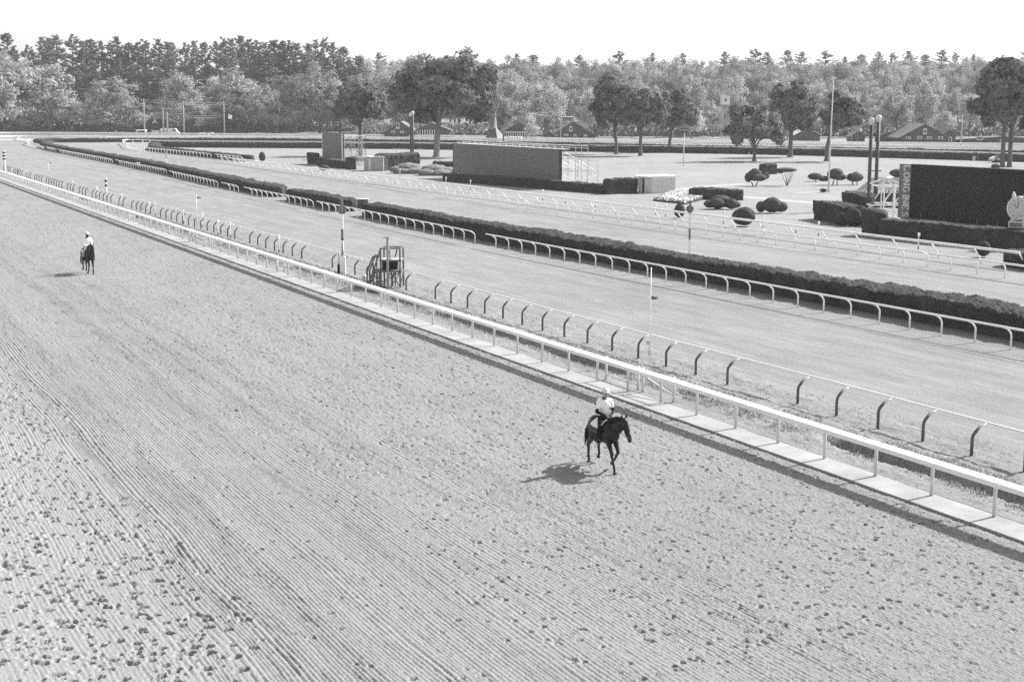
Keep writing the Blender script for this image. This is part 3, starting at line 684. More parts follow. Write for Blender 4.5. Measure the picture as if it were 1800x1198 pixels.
# ------------------------------------------------------------------ video screens
def lattice(mb, a, c, z0, z1, n, m, r=0.05, diag=True):          # an upright braced panel between ground points a and c
    a = Vector((a[0], a[1], 0)); c = Vector((c[0], c[1], 0))
    for i in range(n + 1):
        p = a.lerp(c, i / n); mb.tube([p + Vector((0, 0, z0)), p + Vector((0, 0, z1))], r, 5)
    for j in range(m + 1):
        z = z0 + (z1 - z0) * j / m; mb.tube([a + Vector((0, 0, z)), c + Vector((0, 0, z))], r * 0.8, 5)
    if diag:
        for i in range(n):
            for j in range(m):
                p = a.lerp(c, i / n); q = a.lerp(c, (i + 1) / n); za = z0 + (z1 - z0) * j / m; zb = z0 + (z1 - z0) * (j + 1) / m
                if (i + j) % 2: za, zb = zb, za
                mb.tube([p + Vector((0, 0, za)), q + Vector((0, 0, zb))], r * 0.7, 5)
M_SCR1 = mat('grey_screen_face', 0.155, 0.55, 0.05, 0.7, spec=0.2); M_SCR3 = mat('black_screen_face', 0.020, 0.5, 0.08, 0.6, spec=0.2)
def screen(name, label, x, y0, y1, z0, z1, mface, frame=M_DSTEEL):
    t = thing(name, label, 'video screen', (x, (y0 + y1) / 2, 0)); yc = (y0 + y1) / 2; w = y1 - y0
    mb = MB(); nx = max(2, round(w / 2.0)); nz = max(2, round((z1 - z0) / 1.2))
    for i in range(nx):
        for j in range(nz): mb.box((0, -w / 2 + w * (i + .5) / nx, z0 + (z1 - z0) * (j + .5) / nz), (0.12, w / nx - 0.006, (z1 - z0) / nz - 0.006))
    mb.build('display_face', mface, t)
    mb = MB(); mb.box((0.22, 0, (z0 + z1) / 2), (0.28, w + 0.1, z1 - z0 + 0.1))
    for s in (-1, 1): mb.box((0.0, s * (w / 2 + 0.06), (z0 + z1) / 2), (0.2, 0.1, z1 - z0 + 0.12))
    mb.build('cabinet', frame, t)
    return t
# long middle screen
t = screen('video_screen', 'long grey blank screen on scaffold behind a low dark hedge, the widest in full view', 90.0, 166.5, 200.6, 0.72, 5.17, M_SCR1)
mb = MB()
for y in np.arange(-16.4, 17.1, 2.75):
    for a, c in (((0.45, 5.2), (8.0, 0.1)), ((0.45, 3.7), (6.2, 0.1)), ((0.45, 2.2), (3.6, 0.1)), ((0.45, 5.2), (5.6, 2.4))): mb.tube([(a[0], y, a[1]), (c[0], y, c[1])], 0.02, 5)
    mb.tube([(3.2, y, 0), (3.2, y, 4.6)], 0.025, 5); mb.tube([(6.2, y, 0), (6.2, y, 3.6)], 0.025, 5); mb.tube([(0.45, y, 2.3), (6.2, y, 2.3)], 0.04, 5)
for x, z in ((3.2, 4.6), (6.2, 3.6), (3.2, 2.3), (6.2, 0.4), (8.0, 0.12), (0.6, 5.5)): mb.tube([(x, -16.4, z), (x, 16.6, z)], 0.028, 5)
mb.build('scaffold', M_STEEL, t)
mb = MB(); mb.box((0.9, 0, 5.18), (1.3, 34, 0.12))
for y in np.arange(-17, 17.1, 2.1): mb.tube([(1.5, y, 5.2), (1.5, y, 5.75)], 0.035, 5); mb.tube([(0.5, y, 5.22), (0.9, y + 0.8, 5.5)], 0.03, 5)
mb.tube([(1.5, -22, 5.72), (1.5, 17, 5.72)], 0.05, 5); mb.tube([(1.5, -22, 5.45), (1.5, 17, 5.45)], 0.04, 5)
for y in (-22, -20.3, -18.7): mb.tube([(1.5, y, 0), (1.5, y, 5.74)], 0.045, 5)
mb.build('catwalk', M_OFFW, t)
# small tall screen
t = screen('video_screen', 'small tall grey blank screen with white scaffold tower on its right', 90.0, 250.8, 261.3, 1.25, 5.9, M_SCR1)
mb = MB(); rgt = Vector((_rx, _ry, 0)); o = Vector((90.0, 256.05, 0))
e0 = Vector((90.4, 250.5, 0)) - o; e1 = e0 + Vector((4.2, 0.4, 0))
lattice(mb, e0, e1, 0, 5.4, 3, 4, 0.06); lattice(mb, e0 + Vector((0, 4.5, 0)), e1 + Vector((0, 4.5, 0)), 0, 5.4, 3, 4, 0.06); lattice(mb, e1, e1 + Vector((0, 4.5, 0)), 0, 5.4, 2, 4, 0.06)
mb.build('scaffold', M_STEEL, t)
mb = MB(); mb.box((-.05, -5.45, 3.5), (0.16, 0.35, 4.9)); mb.box((-.05, 5.45, 3.5), (0.16, 0.35, 4.9)); mb.box((-0.05, 0, 1.15), (0.2, 11.3, 0.12)); mb.build('white_frame', M_OFFW, t)
# black screen at the right edge
t = screen('video_screen', 'large black blank screen at the right edge with white lettering down its left side', 92.0, 66.0, 101.7, 0.62, 5.5, M_SCR3)
mb = MB(); mb.box((-0.01, 18.55, 3.05), (0.14, 1.30, 4.95)); mb.build('side_panel', M_GREYP, t)
LET = {'L': [((0, 0), (0, 1)), ((0, 0), (.62, 0)), ((-.1, 1), (.14, 1)), ((.62, 0), (.62, .22))], 'I': [((.3, 0), (.3, 1)), ((.12, 0), (.48, 0)), ((.12, 1), (.48, 1))],
       'N': [((0, 0), (0, 1)), ((0, 1), (.68, 0)), ((.68, 0), (.68, 1)), ((-.12, 0), (.12, 0)), ((.56, 1), (.8, 1))], 'E': [((0, 0), (0, 1)), ((0, 0), (.6, 0)), ((0, .5), (.45, .5)), ((0, 1), (.58, 1)), ((.6, 0), (.6, .2)), ((.58, 1), (.58, .8))],
       'O': [((.36 + .36 * math.cos(a), .5 + .5 * math.sin(a)), (.36 + .36 * math.cos(a + .45), .5 + .5 * math.sin(a + .45))) for a in np.arange(0, 6.28, .45)],
       'G': [((.36 + .36 * math.cos(a), .5 + .5 * math.sin(a)), (.36 + .36 * math.cos(a + .4), .5 + .5 * math.sin(a + .4))) for a in np.arange(0.8, 5.6, .4)] + [((.70, .05), (.70, .42)), ((.5, .42), (.8, .42))],
       'S': [((.6, .8), (.5, .96)), ((.5, .96), (.22, .98)), ((.22, .98), (.06, .82)), ((.06, .82), (.12, .6)), ((.12, .6), (.5, .42)), ((.5, .42), (.6, .2)), ((.6, .2), (.45, .03)), ((.45, .03), (.15, .03)), ((.15, .03), (.02, .2))]}
x_ = 0.0
for ch in 'LONGINES':
    mb = MB()
    for k, (a, c) in enumerate(LET[ch]): mb.beam((-0.095, 18.86 - a[1] * .78, 5.36 - x_ - a[0] * .62), (-0.095, 18.86 - c[1] * .78, 5.36 - x_ - c[0] * .62), 0.03 + 0.0007 * k, 0.16)
    mb.build('letter', M_OFFW, t); x_ += 0.645 * (0.62 if ch == 'I' else 1.0)
mb = MB(); lattice(mb, (0.45, 17.4), (0.45, 19.6), 0.4, 5.4, 1, 5, 0.06); mb.box((0.3, 19.75, 3.0), (0.12, 0.25, 5.0)); mb.build('back_frame', M_GREYP, t)
mb = MB()
mb.box((-0.35, 0.5, 0.55), (0.55, 36, 0.1))
for y in np.arange(-17, 18, 2.35): mb.tube([(-0.58, y, 0.55), (-0.58, y, 1.15)], 0.035, 5); mb.tube([(-0.3, y, 0.1), (-0.5, y + .3, 0.5)], 0.03, 5)
for y in np.arange(-17, 19, 3.0): mb.tube([(0.3, y, -0.2), (0.3, y, 0.6)], 0.06, 6)
mb.build('catwalk', M_GREYP, t)
mb = MB(); mb.box((-0.12, -0.2, 4.98), (0.1, 0.55, 0.78)); mb.build('small_sign', M_LPANEL, t)
sb = MB()
for q in range(3): sb.box((-0.18, -0.2, 4.75 + .22 * q), (0.02, 0.5, 0.03))
sb.build('sign_slats', M_GREYP, t)
# open steel stair frame beside the black screen
p0 = PD(1527, 138); t = thing('steel_frame', 'white open steel frame left of the black screen, a tilted rafter on top', 'scaffold', p0, YAW); s = 138 / FPX
mb = MB(); W = 62 * s; Dp = 3.6
for y in (0, Dp):
    for x in (0, 0.33 * W, 0.68 * W, W): mb.tube([(x, y, 0), (x, y, 1.5 if x == 0 else 3.2)], 0.07, 6)
    for z in (0.78, 1.36, 3.1): mb.tube([(0 if z < 3 else .33 * W, y, z), (W, y, z)], 0.075, 6)
    for x0, x1, za, zb in ((0, .33, .78, .1), (.33, .68, 1.4, 3.0), (.68, 1, 1.4, 3.0), (.33, .55, .78, .1), (.68, .9, .78, .1), (0, .2, 1.36, .8)): mb.tube([(x0 * W, y, za), (x1 * W, y, zb)], 0.06, 6)
for x in (0, .33 * W, .68 * W, W):
    for z in (0.78, 1.36, 3.1): mb.tube([(x, 0, z if x or z < 3 else 1.45), (x, Dp, z if x or z < 3 else 1.45)], 0.06, 6)
mb.build('posts_and_braces', M_WHITE, t)
mb = MB(); top = (0.47 * W, 0.2, 4.0)
for q in ((0, 0, 3.45), (W * .95, 0, 3.3), (0.22 * W, -.1, 2.95), (0.68 * W, 0, 3.1), (0.9 * W, Dp, 3.9)): mb.tube([top, q], 0.085, 6)
mb.build('rafters', M_WHITE, t)
p0 = PD(1503, 152); t = thing('striped_awning', 'dark awning roof with pale stripes behind the white steel frame', 'awning', p0, YAW); s = 152 / FPX
zr = zat(PD(1565, 160), 1565, 313); ze_ = zat(p0, 1503, 338); xa, xb, xc = 88 * s, 64 * s, 108 * s
mb = MB(); mb.add([(0, 0, ze_), (xa, 0, ze_), (xc, 8, zr), (xb, 8, zr), (0, 0, ze_ - .1), (xa, 0, ze_ - .1), (xc, 8, zr - .1), (xb, 8, zr - .1)], [(0, 1, 2, 3), (7, 6, 5, 4), (0, 4, 5, 1), (1, 5, 6, 2), (2, 6, 7, 3), (3, 7, 4, 0)]); mb.build('roof', M_LPANEL, t)
mb = MB()
for q in range(13):
    f0 = q / 12; mb.beam((xa * f0, -0.03, ze_ + .05), (xb + (xc - xb) * f0, 7.97, zr + .05), 0.30, 0.05)
mb.build('dark_stripes', M_DSTEEL, t)
mb = MB(); mb.box((xa * .5, 3, (ze_ - .12) / 2), (xa * .92, 5.6, ze_ - .12)); mb.build('dark_wall', M_DSTEEL, t)

# ------------------------------------------------------------------ hedges and clipped shrubs on the lawn
def box_hedge(label, u0, v0, u1, v1, vt, w=1.6, seed=1, top=0.2, m=None, h=None, name='box_hedge', amp=0.8, ahead=0.0, res=0.12):
    a = Vector((*G(u0, v0), 0)); c = Vector((*G(u1, v1), 0)); hh = h or zat((a.x, a.y), u0, vt)
    d = (c - a).normalized(); n = Vector((d.y, -d.x, 0))
    if n.dot(FWD) < 0: n = -n
    off = n * (w / 2 + ahead)
    return hedge(name, label, seg((a + off).to_2d(), (c + off).to_2d()), w, hh, res, seed, top, m, amp)
box_hedge('long low hedge at the foot of the widest grey screen', 774, 318, 1068, 341.5, 305, 1.4, 21, 0.12, h=1.15)
box_hedge('taller ragged hedge block between the widest screen and the pale shed', 1066, 342, 1126, 339.5, 315, 1.3, 22, 0.15)
box_hedge('low hedge below the small tall screen', 555, 290, 604, 297, 277.5, 1.6, 23, 0.15)
box_hedge('dark hedge cube left of the small tall screen', 536, 288, 551, 289, 269, 1.8, 24, 0.1, res=0.15)
box_hedge('dark hedge cube under the scaffold of the small screen', 603, 298, 621, 298.5, 276, 1.6, 25, 0.15)
box_hedge('long hedge with a rounded end running behind the left twin lamp', 669, 300.5, 745, 297, 271, 2.4, 26, 0.5)
box_hedge('short hedge behind the pale cushion shrubs beside the widest screen', 756, 297, 800, 300, 283, 2.0, 27, 0.4)
box_hedge('long low dark hedge behind the cloud-shaped shrubs and flower bed', 1203, 349, 1299, 353, 331.5, 2.2, 28, 0.5, h=1.25)
box_hedge('tall black hedge wall with stepped top left of the black screen, lower front block', 1424, 384, 1478, 396, 352, 1.8, 29, 0.15)
box_hedge('tall black hedge wall left of the black screen, higher back block', 1440, 379, 1474, 385, 337, 2.2, 30, 0.15, ahead=1.9)
box_hedge('thick black hedge in front of the white steel frame, higher left end', 1503, 412, 1538, 417, 368, 2.0, 31, 0.3)
box_hedge('long black hedge below the black screen', 1536, 417, 1825, 446, 386, 1.8, 32, 0.2, h=1.55)
box_hedge('low flat hedge at the right edge in front of the clock', 1747, 466, 1830, 480, 437, 2.4, 33, 0.3)
box_hedge('dark hedge block behind the umbrella-shaped shrub', 1341, 307, 1371, 306, 288, 1.6, 34, 0.3)
def lumps(name, label, u, v, parts, trunk=None, m=None, cat='shrub', seed=1, amp=1.0, group=None):
    """parts: (du, width px, v_bottom, v_top, depth offset m) ellipsoids of one clipped shrub"""
    p = G(u, v); D = fwd(p); s = D / FPX; rs_ = np.random.RandomState(seed); VV = []; FF = []; n = 0
    t = thing(name, label, cat, p, YAW, group)
    for du, w, vb, vt, dep in parts:
        zb = zat(p, u, vb); zt = zat(p, u, vt); rx = w / 2 * s; rz = (zt - zb) / 2; a, b_ = 64, 36
        th = np.linspace(0, 2 * np.pi, a, endpoint=False)[None, :]; ph = np.linspace(-np.pi / 2, np.pi / 2, b_)[:, None]
        cp = np.cos(ph); sp = np.sin(ph); sp = np.where(sp < 0, np.maximum(sp, -1) * 0.9, sp)
        X = np.sign(np.cos(th)) * np.abs(np.cos(th)) ** 0.9 * cp; Yc = np.sin(th) * cp; Z = sp + 0 * th
        f = 1 + amp * (0.06 * vn(th * 1.6 + du, ph * 2.2, seed % 30 + 70) + 0.03 * vn(th * 5, ph * 6, 71) + 0.025 * (rs_.rand(b_, a) - 0.5))
        V_ = np.stack([du * s + X * f * rx, dep + Yc * f * rx * 0.85, (zb + zt) / 2 + Z * f * rz], -1).reshape(-1, 3)
        V_[:, 2] = np.maximum(V_[:, 2], -0.05)
        VV.append(V_); FF.append(gridfaces(b_, a, True) + n); n += len(V_)
    obj('foliage', npmesh('foliage', np.vstack(VV), np.vstack(FF), m or M_TOPI, False), t)
    if trunk:
        mb = MB(); rnd = random.Random(seed)
        for (x0, x1, vv) in trunk: limb(mb, (x0 * s, 0, -0.1), (x1 * s, 0, zat(p, u, vv)), 0.10 if len(trunk) < 4 else 0.045, 0.06 if len(trunk) < 4 else 0.025, rnd, 0.1)
        mb.build('stems', M_BARK, t, True)
    return t
lumps('ball_shrub', 'round dark ball shrub, larger and right of the disc-topped grey pole on the lawn', 1307, 398, [(0, 40, 397, 364.5, 0)], seed=1, m=M_HEDGE)
lumps('ball_shrub', 'egg-shaped dark shrub left of the grey pole beyond the long hedge', 1194, 383.5, [(0, 19.5, 383, 358, 0)], seed=2, m=M_HEDGE)
lumps('ball_shrub', 'small egg-shaped shrub alone on the lawn far left', 461, 285, [(0, 11.5, 284, 267, 0)], seed=3, m=M_HEDGE)
lumps('mound_shrub', 'broad dome-shaped clipped shrub with a lower left lobe', 1357, 374.5, [(0, 34, 374, 347, 0), (-19, 17, 374, 354, .3), (16, 22, 373, 355, 0)], seed=4)
lumps('cloud_shrub', 'cluster of cloud-pruned domes right of the flower bed', 1270, 367.5, [(-3, 36, 366, 343, 0.3), (-22, 22, 366, 351, 0), (14, 22, 367, 348, -.4), (22, 18, 366, 353, -.2), (-10, 26, 367, 348, -.5)], seed=5)
lumps('cushion_shrub', 'left pale cushion shrub below the left twin lamp', 718, 304.5, [(2, 52, 305, 286.5, 0.6), (-20, 26, 304, 292, -.4), (14, 40, 307, 294, -1.0), (32, 30, 307, 297, -.8), (-6, 34, 307, 295, -1.2)], seed=6, amp=1.8, m=mat('pale_clipped_shrub', 0.20, 0.9, 0.22, 1.5, 0.8, 10))
lumps('cushion_shrub', 'right pale cushion shrub against the left end of the widest screen', 765, 308, [(-2, 46, 310, 289, 0.8), (-14, 32, 311, 296, -.8), (22, 34, 309, 294, .8), (10, 38, 311, 297, -.5)], seed=7, amp=1.8, m=bpy.data.materials['pale_clipped_shrub'])
lumps('low_shrub', 'small low shrub in front of the small tall screen', 570, 301, [(0, 19, 300, 290, 0)], seed=8, m=M_TOPI)
lumps('tree_topiary', 'topiary of stacked domes on two short stems left of the umbrella shrub', 1328, 327, [(-1, 25, 319, 296.5, .3), (-12, 13, 321, 304, .4), (5, 26, 318.5, 305.5, -.5), (18, 13, 315, 304, .2)], [(-3, -9, 319), (0, 4, 318)], seed=9)
t = lumps('umbrella_shrub', 'umbrella-shaped shrub with bare fanning stems on the lawn', 1384, 326.5, [(-4, 38, 303, 294.5, 0), (-14, 16, 305, 298, 0)], [(-1, d, 303) for d in (-12, -6, -2, 3, 7, 11)], seed=10)
lumps('tree_topiary', 'tallest peaked topiary beside the foot of the flagpole', 1469, 325, [(-1, 28, 316, 296, 0), (5, 26, 317, 305, -.4), (-22, 22, 319, 309, -.3)], [(-6, -3, 316), (2, 3, 316)], seed=11)
lumps('tree_topiary', 'flat almond topiary furthest left of the flagpole group', 1432, 319, [(0, 25, 316.5, 304, 0)], [(2, 2, 314)], seed=12)
lumps('tree_topiary', 'rounded topiary with hollow stem right of the flagpole group', 1502, 325, [(0, 30, 320, 303.5, 0), (2, 16, 318, 302, 0)], [(-2, -5, 318), (5, 4, 318)], seed=13)
lumps('ball_shrub', 'dark dome shrub rising behind the left corner of the black screen', 1577, 312, [(0, 26, 312, 297, 0)], seed=14)
lumps('ball_shrub', 'low dome shrub peeping over the black screen below the twin trunks', 1750, 297, [(0, 16, 297, 288, 0)], seed=15)
lumps('mound_shrub', 'low round mound in front of the tall black hedge wall', 1478, 396, [(0, 22, 397, 373, 0)], seed=16, m=M_HEDGE)
lumps('mound_shrub', 'sloping larger mound between the black hedge wall and the thick front hedge', 1502, 398, [(0, 34, 400, 366, 0.5), (12, 30, 398, 362, .8)], seed=17, m=M_HEDGE)
lumps('ball_shrub', 'small square-topped shrub near the clock at the right edge', 1728, 452, [(0, 25, 451, 424, 0)], seed=18, m=M_HEDGE)
lumps('low_shrub', 'small dark shrub at the foot of the flagpole behind the black hedge wall', 1447, 338, [(0, 12, 338, 331, 0)], seed=19)
# flower bed and paths
bed = [G(*q) for q in ((1148, 353), (1205, 359.5), (1247, 348), (1226, 341.5), (1182, 340))]
m_flow, t_, b_ = _nodes('white_blossom'); grey(t_, b_.inputs['Base Color'], 0.7)
t = thing('flower_bed', 'bed of white flowers edged with dark leaves beside the egg-shaped shrub', 'flower bed', bed[0]); mb = MB()
cx_ = sum(q[0] for q in bed) / 5; cy_ = sum(q[1] for q in bed) / 5
mb.prism([(q[0] - bed[0][0], q[1] - bed[0][1]) for q in bed], -0.05, 0.16, ax='z'); mb.build('leafy_edge', M_HEDGE, t)
rs_ = np.random.RandomState(4); W_ = rs_.dirichlet(np.ones(5) * 0.6, 9000); P = W_ @ np.array(bed); P = np.column_stack([(P[:, 0] - bed[0][0]) * 0.99, (P[:, 1] - bed[0][1]) * 0.99, 0.16 + 0.30 * rs_.rand(len(P))])
fl = obj('blossoms', leafmesh('blossoms', P, rs_.normal(size=P.shape) * .5 + [0, 0, 1.0], np.full(len(P), 0.16), m_flow, rs_), t); fl['kind'] = 'stuff'
M_PATH = mat('pale_gravel_path', 0.33, 0.9, 0.1, 1.0)
strip('path', spline([G(*q) for q in ((1188, 334), (1215, 331.5), (1255, 327), (1310, 323.5))], 3), -1.6, 1.6, 0.012, M_PATH)
strip('path', spline([G(*q) for q in ((1296, 344.5), (1345, 349.5), (1425, 356.5), (1480, 361))], 3), -1.4, 1.4, 0.012, M_PATH)
strip('path', spline([G(*q) for q in ((1398, 340.5), (1425, 338.7), (1447, 337.8))], 3), -0.8, 0.8, 0.016, M_PATH)

# ------------------------------------------------------------------ small buildings on the lawn
p = G(1146.3, 340.2); D = fwd(p); s = D / FPX
t = thing('shed', 'pale ribbed shed with flat white roof beside the ragged hedge block', 'shed', p, YAW)
a = Vector((-20 * s, 0.9, 0)); c = Vector((43.5 * s, 1.9, 0)); k = a + c; hsh = 28 * s
mb = MB(); P4 = [Vector((0, 0, 0)), c, c + Vector((-16 * s, 4.2, 0)), a + Vector((-1 * s, 2.5, 0)), a]
mb.prism([(q.x, q.y) for q in P4], 0, hsh, ax='z')
for i in range(22):
    q = c * ((i + .5) / 22); mb.beam((q.x, q.y - 0.012, 0.05), (q.x, q.y - 0.012, hsh - 0.02), 0.07, 0.03)
mb.build('walls', mat('pale_siding', 0.62, 0.7, 0.05, 1), t)
mb = MB(); mb.prism([(q.x + (0.35 if q.x > 0 else -.5), q.y + (0.25 if q.y > 1.5 else -.3)) for q in P4], hsh, hsh + 0.14, ax='z'); mb.build('roof', M_OFFW, t)
mb = MB(); q = a * 0.72; mb.beam((q.x, q.y - 0.03, 0.05), (q.x, q.y - 0.03, hsh - 0.1), 0.28, 0.06); mb.build('door_opening_shade', M_BLACK, t)  # black strip on the wall, painted for the shade inside the doorway
p = G(645, 300.5); D = fwd(p); s = D / FPX
t = thing('site_cabin', 'pale grey cabin wall left of the rounded hedge under a white tarpaulin', 'cabin', p, YAW)
mb = MB(); mb.box((12 * s, 1.5, 12 * s), (34 * s, 3.0, 24 * s))
for i in range(16): mb.box((-4 * s + 2 * s * i + 1, -0.012, 12 * s), (0.06, 0.05, 23.5 * s))
mb.build('walls', mat('grey_siding', 0.40, 0.7, 0.06, 1), t)
mb = MB(); mb.box((5 * s, -0.02, 11 * s), (4.5 * s, 0.08, 19 * s)); mb.build('door', M_OFFW, t)
mb = MB()
for i in range(9): mb.box((-4 * s + i * 4 * s, 1.5 + 0.1 * math.sin(i * 2), 24.4 * s + 0.05 * math.sin(i * 1.3)), (4.1 * s, 3.2, 0.10 + 0.01 * i), M=Matrix.Rotation(0.05 * math.sin(i * 1.9), 3, 'Y'))
mb.build('tarpaulin', M_OFFW, t)
t = thing('hand_rails', 'row of thin steel hand rails on the lawn behind the rounded hedge', 'railing', PD(690, 330), YAW); s = 330 / FPX; mb = MB()
for x0 in (0, 8, 18, 44):
    mb.tube([(x0 * s, 0, -.1), (x0 * s, 0, 1.2), ((x0 + 7) * s, 0, 1.2), ((x0 + 7) * s, 0, -.1)], 0.05, 5)
mb.build('rails', M_STEEL, t)

# ------------------------------------------------------------------ lamp posts, flagpole, floodlight, marker poles
def twin_lamp(label, u, vb, vt, du, D=None):
    p = PD(u, D) if D else G(u, vb); D = fwd(p); s = D / FPX; H = zat(p, u, vt)
    t = thing('twin_lamp_post', label, 'lamp post', p, YAW)
    for x, dh in ((0, -0.15), (du * s, 0.15)):
        q = 0.0 if du > 6 else 0.35 * x
        mb = MB(); mb.tube([(x, q, -.2), (x, q, H + dh)], 0.19, 10); mb.build('pole', M_LAMPP, t, True)
        mb = MB(); mb.tube([(x, q, H + dh), (x, q, H + dh + 0.15)], [0.2, 0.24], 10); mb.build('collar', M_OFFW, t)
        mb = MB(); mb.ball((x, q, H + dh + 0.42), 0.33, 16, 12); mb.build('globe', M_GLASSB, t, True)
    mb = MB(); mb.beam((0, 0, H * .87), (du * s, 0, H * .87), 0.3); mb.beam((-.1, 0, H * .45), (du * s + .5, 0, H * .45), 0.10); mb.build('crossbar', M_LAMPP, t)
twin_lamp('tall dark twin-globe lamp post left of the black screen', 1526, 368, 217, 12)
twin_lamp('slim twin-globe lamp post in front of the largest lawn tree', 722.5, 289, 203.5, 3.6)
p = G(1456, 338); t = thing('flagpole', 'tall thin white flagpole without a flag on the lawn', 'flagpole', p); H = zat(p, 1460, 139)
mb = MB(); mb.tube([(0, 0, -.2), (0.03, -.04, H * .5), (0.08, -.1, H)], [.11, .085, .05], 8); mb.build('pole', M_OFFW, t, True); mb = MB(); mb.ball((.08, -.1, H + .08), .11); mb.build('finial', M_OFFW, t)
p = G(1201, 292); D = fwd(p); t = thing('floodlight_pole', 'thin pole with two dark rows of floodlights on the open lawn', 'floodlight', p, YAW); H = zat(p, 1203, 231)
mb = MB(); mb.tube([(0, 0, -.2), (.1, 0, H)], [.10, .08], 8); mb.build('pole', M_OFFW, t, True)
for z in (H - .05, H + 0.5):
    mb = MB(); mb.beam((-.65, 0, z), (.65, 0, z), .06); mb.build('arm', M_DSTEEL, t)
    for x in (-.5, -.17, .17, .5):
        mb = MB(); mb.tube([(x, -.22, z + .02), (x, .05, z + .18)], [.17, .10], 8); mb.build('lamp_head', M_DSTEEL, t)
def disc_pole(label, u, vb, vt, bands, vd, rd, w, base=None):
    p = G(u, vb); D = fwd(p); s = D / FPX; t = thing('furlong_pole', label, 'marker pole', p, YAW)
    for v0, v1, m in bands:
        z1 = zat(p, u, v0); z0 = zat(p, u, v1); mb = MB(); mb.box((0, 0, (z0 + z1) / 2), (w * s, w * s, z1 - z0)); mb.build('band', m, t)
    mb = MB(); z = zat(p, u, vd); mb.tube([(0, w * s * .5 + .02, z), (0, w * s * .5 + .07, z)], rd * s, 24); mb.build('disc', M_GREYP, t)
    return t, p, s
t, p, s = disc_pole('grey and white banded pole with a disc near its top beside the wooden stand', 603, 480, 350, ((350, 376, M_GREYP), (376, 402.5, M_WHITE), (402.5, 419, M_GREYP), (419, 422, M_BLACK)), 369, 8, 4.2)
mb = MB(); z1 = zat(p, 603, 422); z0 = zat(p, 603, 452); mb.tube([(0, 0, z0), (0, 0, z1)], [3.6 * s, 1.4 * s], 8); mb.build('tapered_sleeve', M_OFFW, t, True)
mb = MB(); mb.box((0, -.09, (z0 + z1) / 2 - .1), (1.8 * s, .06, z1 - z0)); mb.build('strip', M_GREYP, t)
mb = MB(); mb.box((0.5 * s, 0, z0 / 2), (8.6 * s, 8 * s, z0)); mb.box((0.5 * s, 0, z0), (9.2 * s, 8.6 * s, .08)); mb.build('base_box', M_WHITE, t)
t = thing('bin', 'narrow dark bin standing against the white foot of the disc-topped pole', 'bin', G(595.5, 480), YAW); mb = MB(); mb.tube([(0, 0, 0), (0, 0, .52), (0, 0, .6)], [.09, .09, .06], 10); mb.build('body', M_BLACK, t, True); mb = MB(); mb.tube([(0, 0, .6), (0.03, 0, 1.45)], [.08, .03], 8); mb.build('neck', M_OFFW, t)
disc_pole('grey and white banded pole with a disc rising behind the long hedge', 1211.5, 446, 355, ((352, 375, M_GREYP), (375, 401, M_WHITE), (401, 421, M_GREYP), (421, 446, M_WHITE)), 367.5, 6.6, 3.4)
def band_pole(label, u, vb, vt, n, w):
    p = G(u, vb); D = fwd(p); s = D / FPX; H = zat(p, u, vt); t = thing('striped_pole', label, 'marker pole', p, YAW); vlo = vt + (vb - vt) * .5
    zl = zat(p, u, vlo)
    mb = MB(); mb.box((0, 0, zl / 2), (w * s * .8, w * s * .8, zl)); mb.build('post', M_WHITE, t)
    for i in range(n):
        mb = MB(); a = zl + (H - zl) * i / n; c = zl + (H - zl) * (i + 1) / n; mb.box((0, 0, (a + c) / 2), (w * s * (1.25 if i % 2 else 1), w * s, c - a)); mb.build('band', M_BLACK if i % 2 else M_WHITE, t)
band_pole('black and white banded pole at the left edge of the rail', 9, 303, 264, 7, 3.4)
band_pole('short black and white banded pole behind the dark-posted rail, right of the first', 187.5, 352, 312, 5, 2.6)
band_pole('slim black and white banded pole before the small far hedge', 293, 291, 267, 7, 1.6)
def flag_mast(label, u, vb, vt, vf, du):
    p = G(u, vb); D = fwd(p); s = D / FPX; H = zat(p, u, vt); zf = zat(p, u, vf); t = thing('flag_mast', label, 'flag mast', p, YAW)
    mb = MB(); mb.tube([(0, 0, -.1), (0, 0, H)], 0.022 + 0.12 * s, 6); mb.build('mast', M_PIPE, t, True)
    mb = MB(); L = du * s; nn = 6
    vs = []; fs = []
    for i in range(nn + 1):
        x = L * i / nn; y = .05 * math.sin(i * 1.3); sag = .05 * i / nn
        vs += [(x, y, zf - sag), (x, y, zf - sag - .16 * (1 - .5 * i / nn)), (x, y + .012, zf - sag), (x, y + .012, zf - sag - .16 * (1 - .5 * i / nn))]
        if i: k = 4 * i; fs += [(k - 4, k - 3, k + 1, k), (k - 2, k + 2, k + 3, k - 1), (k - 4, k, k + 2, k - 2), (k - 3, k - 1, k + 3, k + 1)]
    mb.add(vs, fs); mb.build('flag', M_DPOST, t)
    mb = MB(); mb.box((-.09, 0, .9), (.16, .1, .2)); mb.box((-.03, 0, .45), (.1, .08, .25)); mb.build('control_box', M_OFFW, t)
flag_mast('tall thin white mast with a limp dark flag before the long hedge, right of centre', 1142, 638, 470, 520, 13)
flag_mast('thin white mast with a small dark flag behind the left rail', 347, 402, 343, 345.5, 8)
flag_mast('furthest thin mast with a tiny dark flag at far left', 86.5, 313, 284, 285, 5)
def stake_mesh(H, r):
    mb = MB(); mb.tube([(0, 0, -.1), (0, 0, H * .2)], r, 6); mb.cur = 1; mb.tube([(0, 0, H * .2), (0, 0, H * .82)], r * .7, 6); mb.tube([(0, 0, H * .82), (0, 0, H)], r * 1.9, 6); return mb.mesh('stake', [M_DPOST, M_WHITE])
sm_ = stake_mesh(1.35, .045)
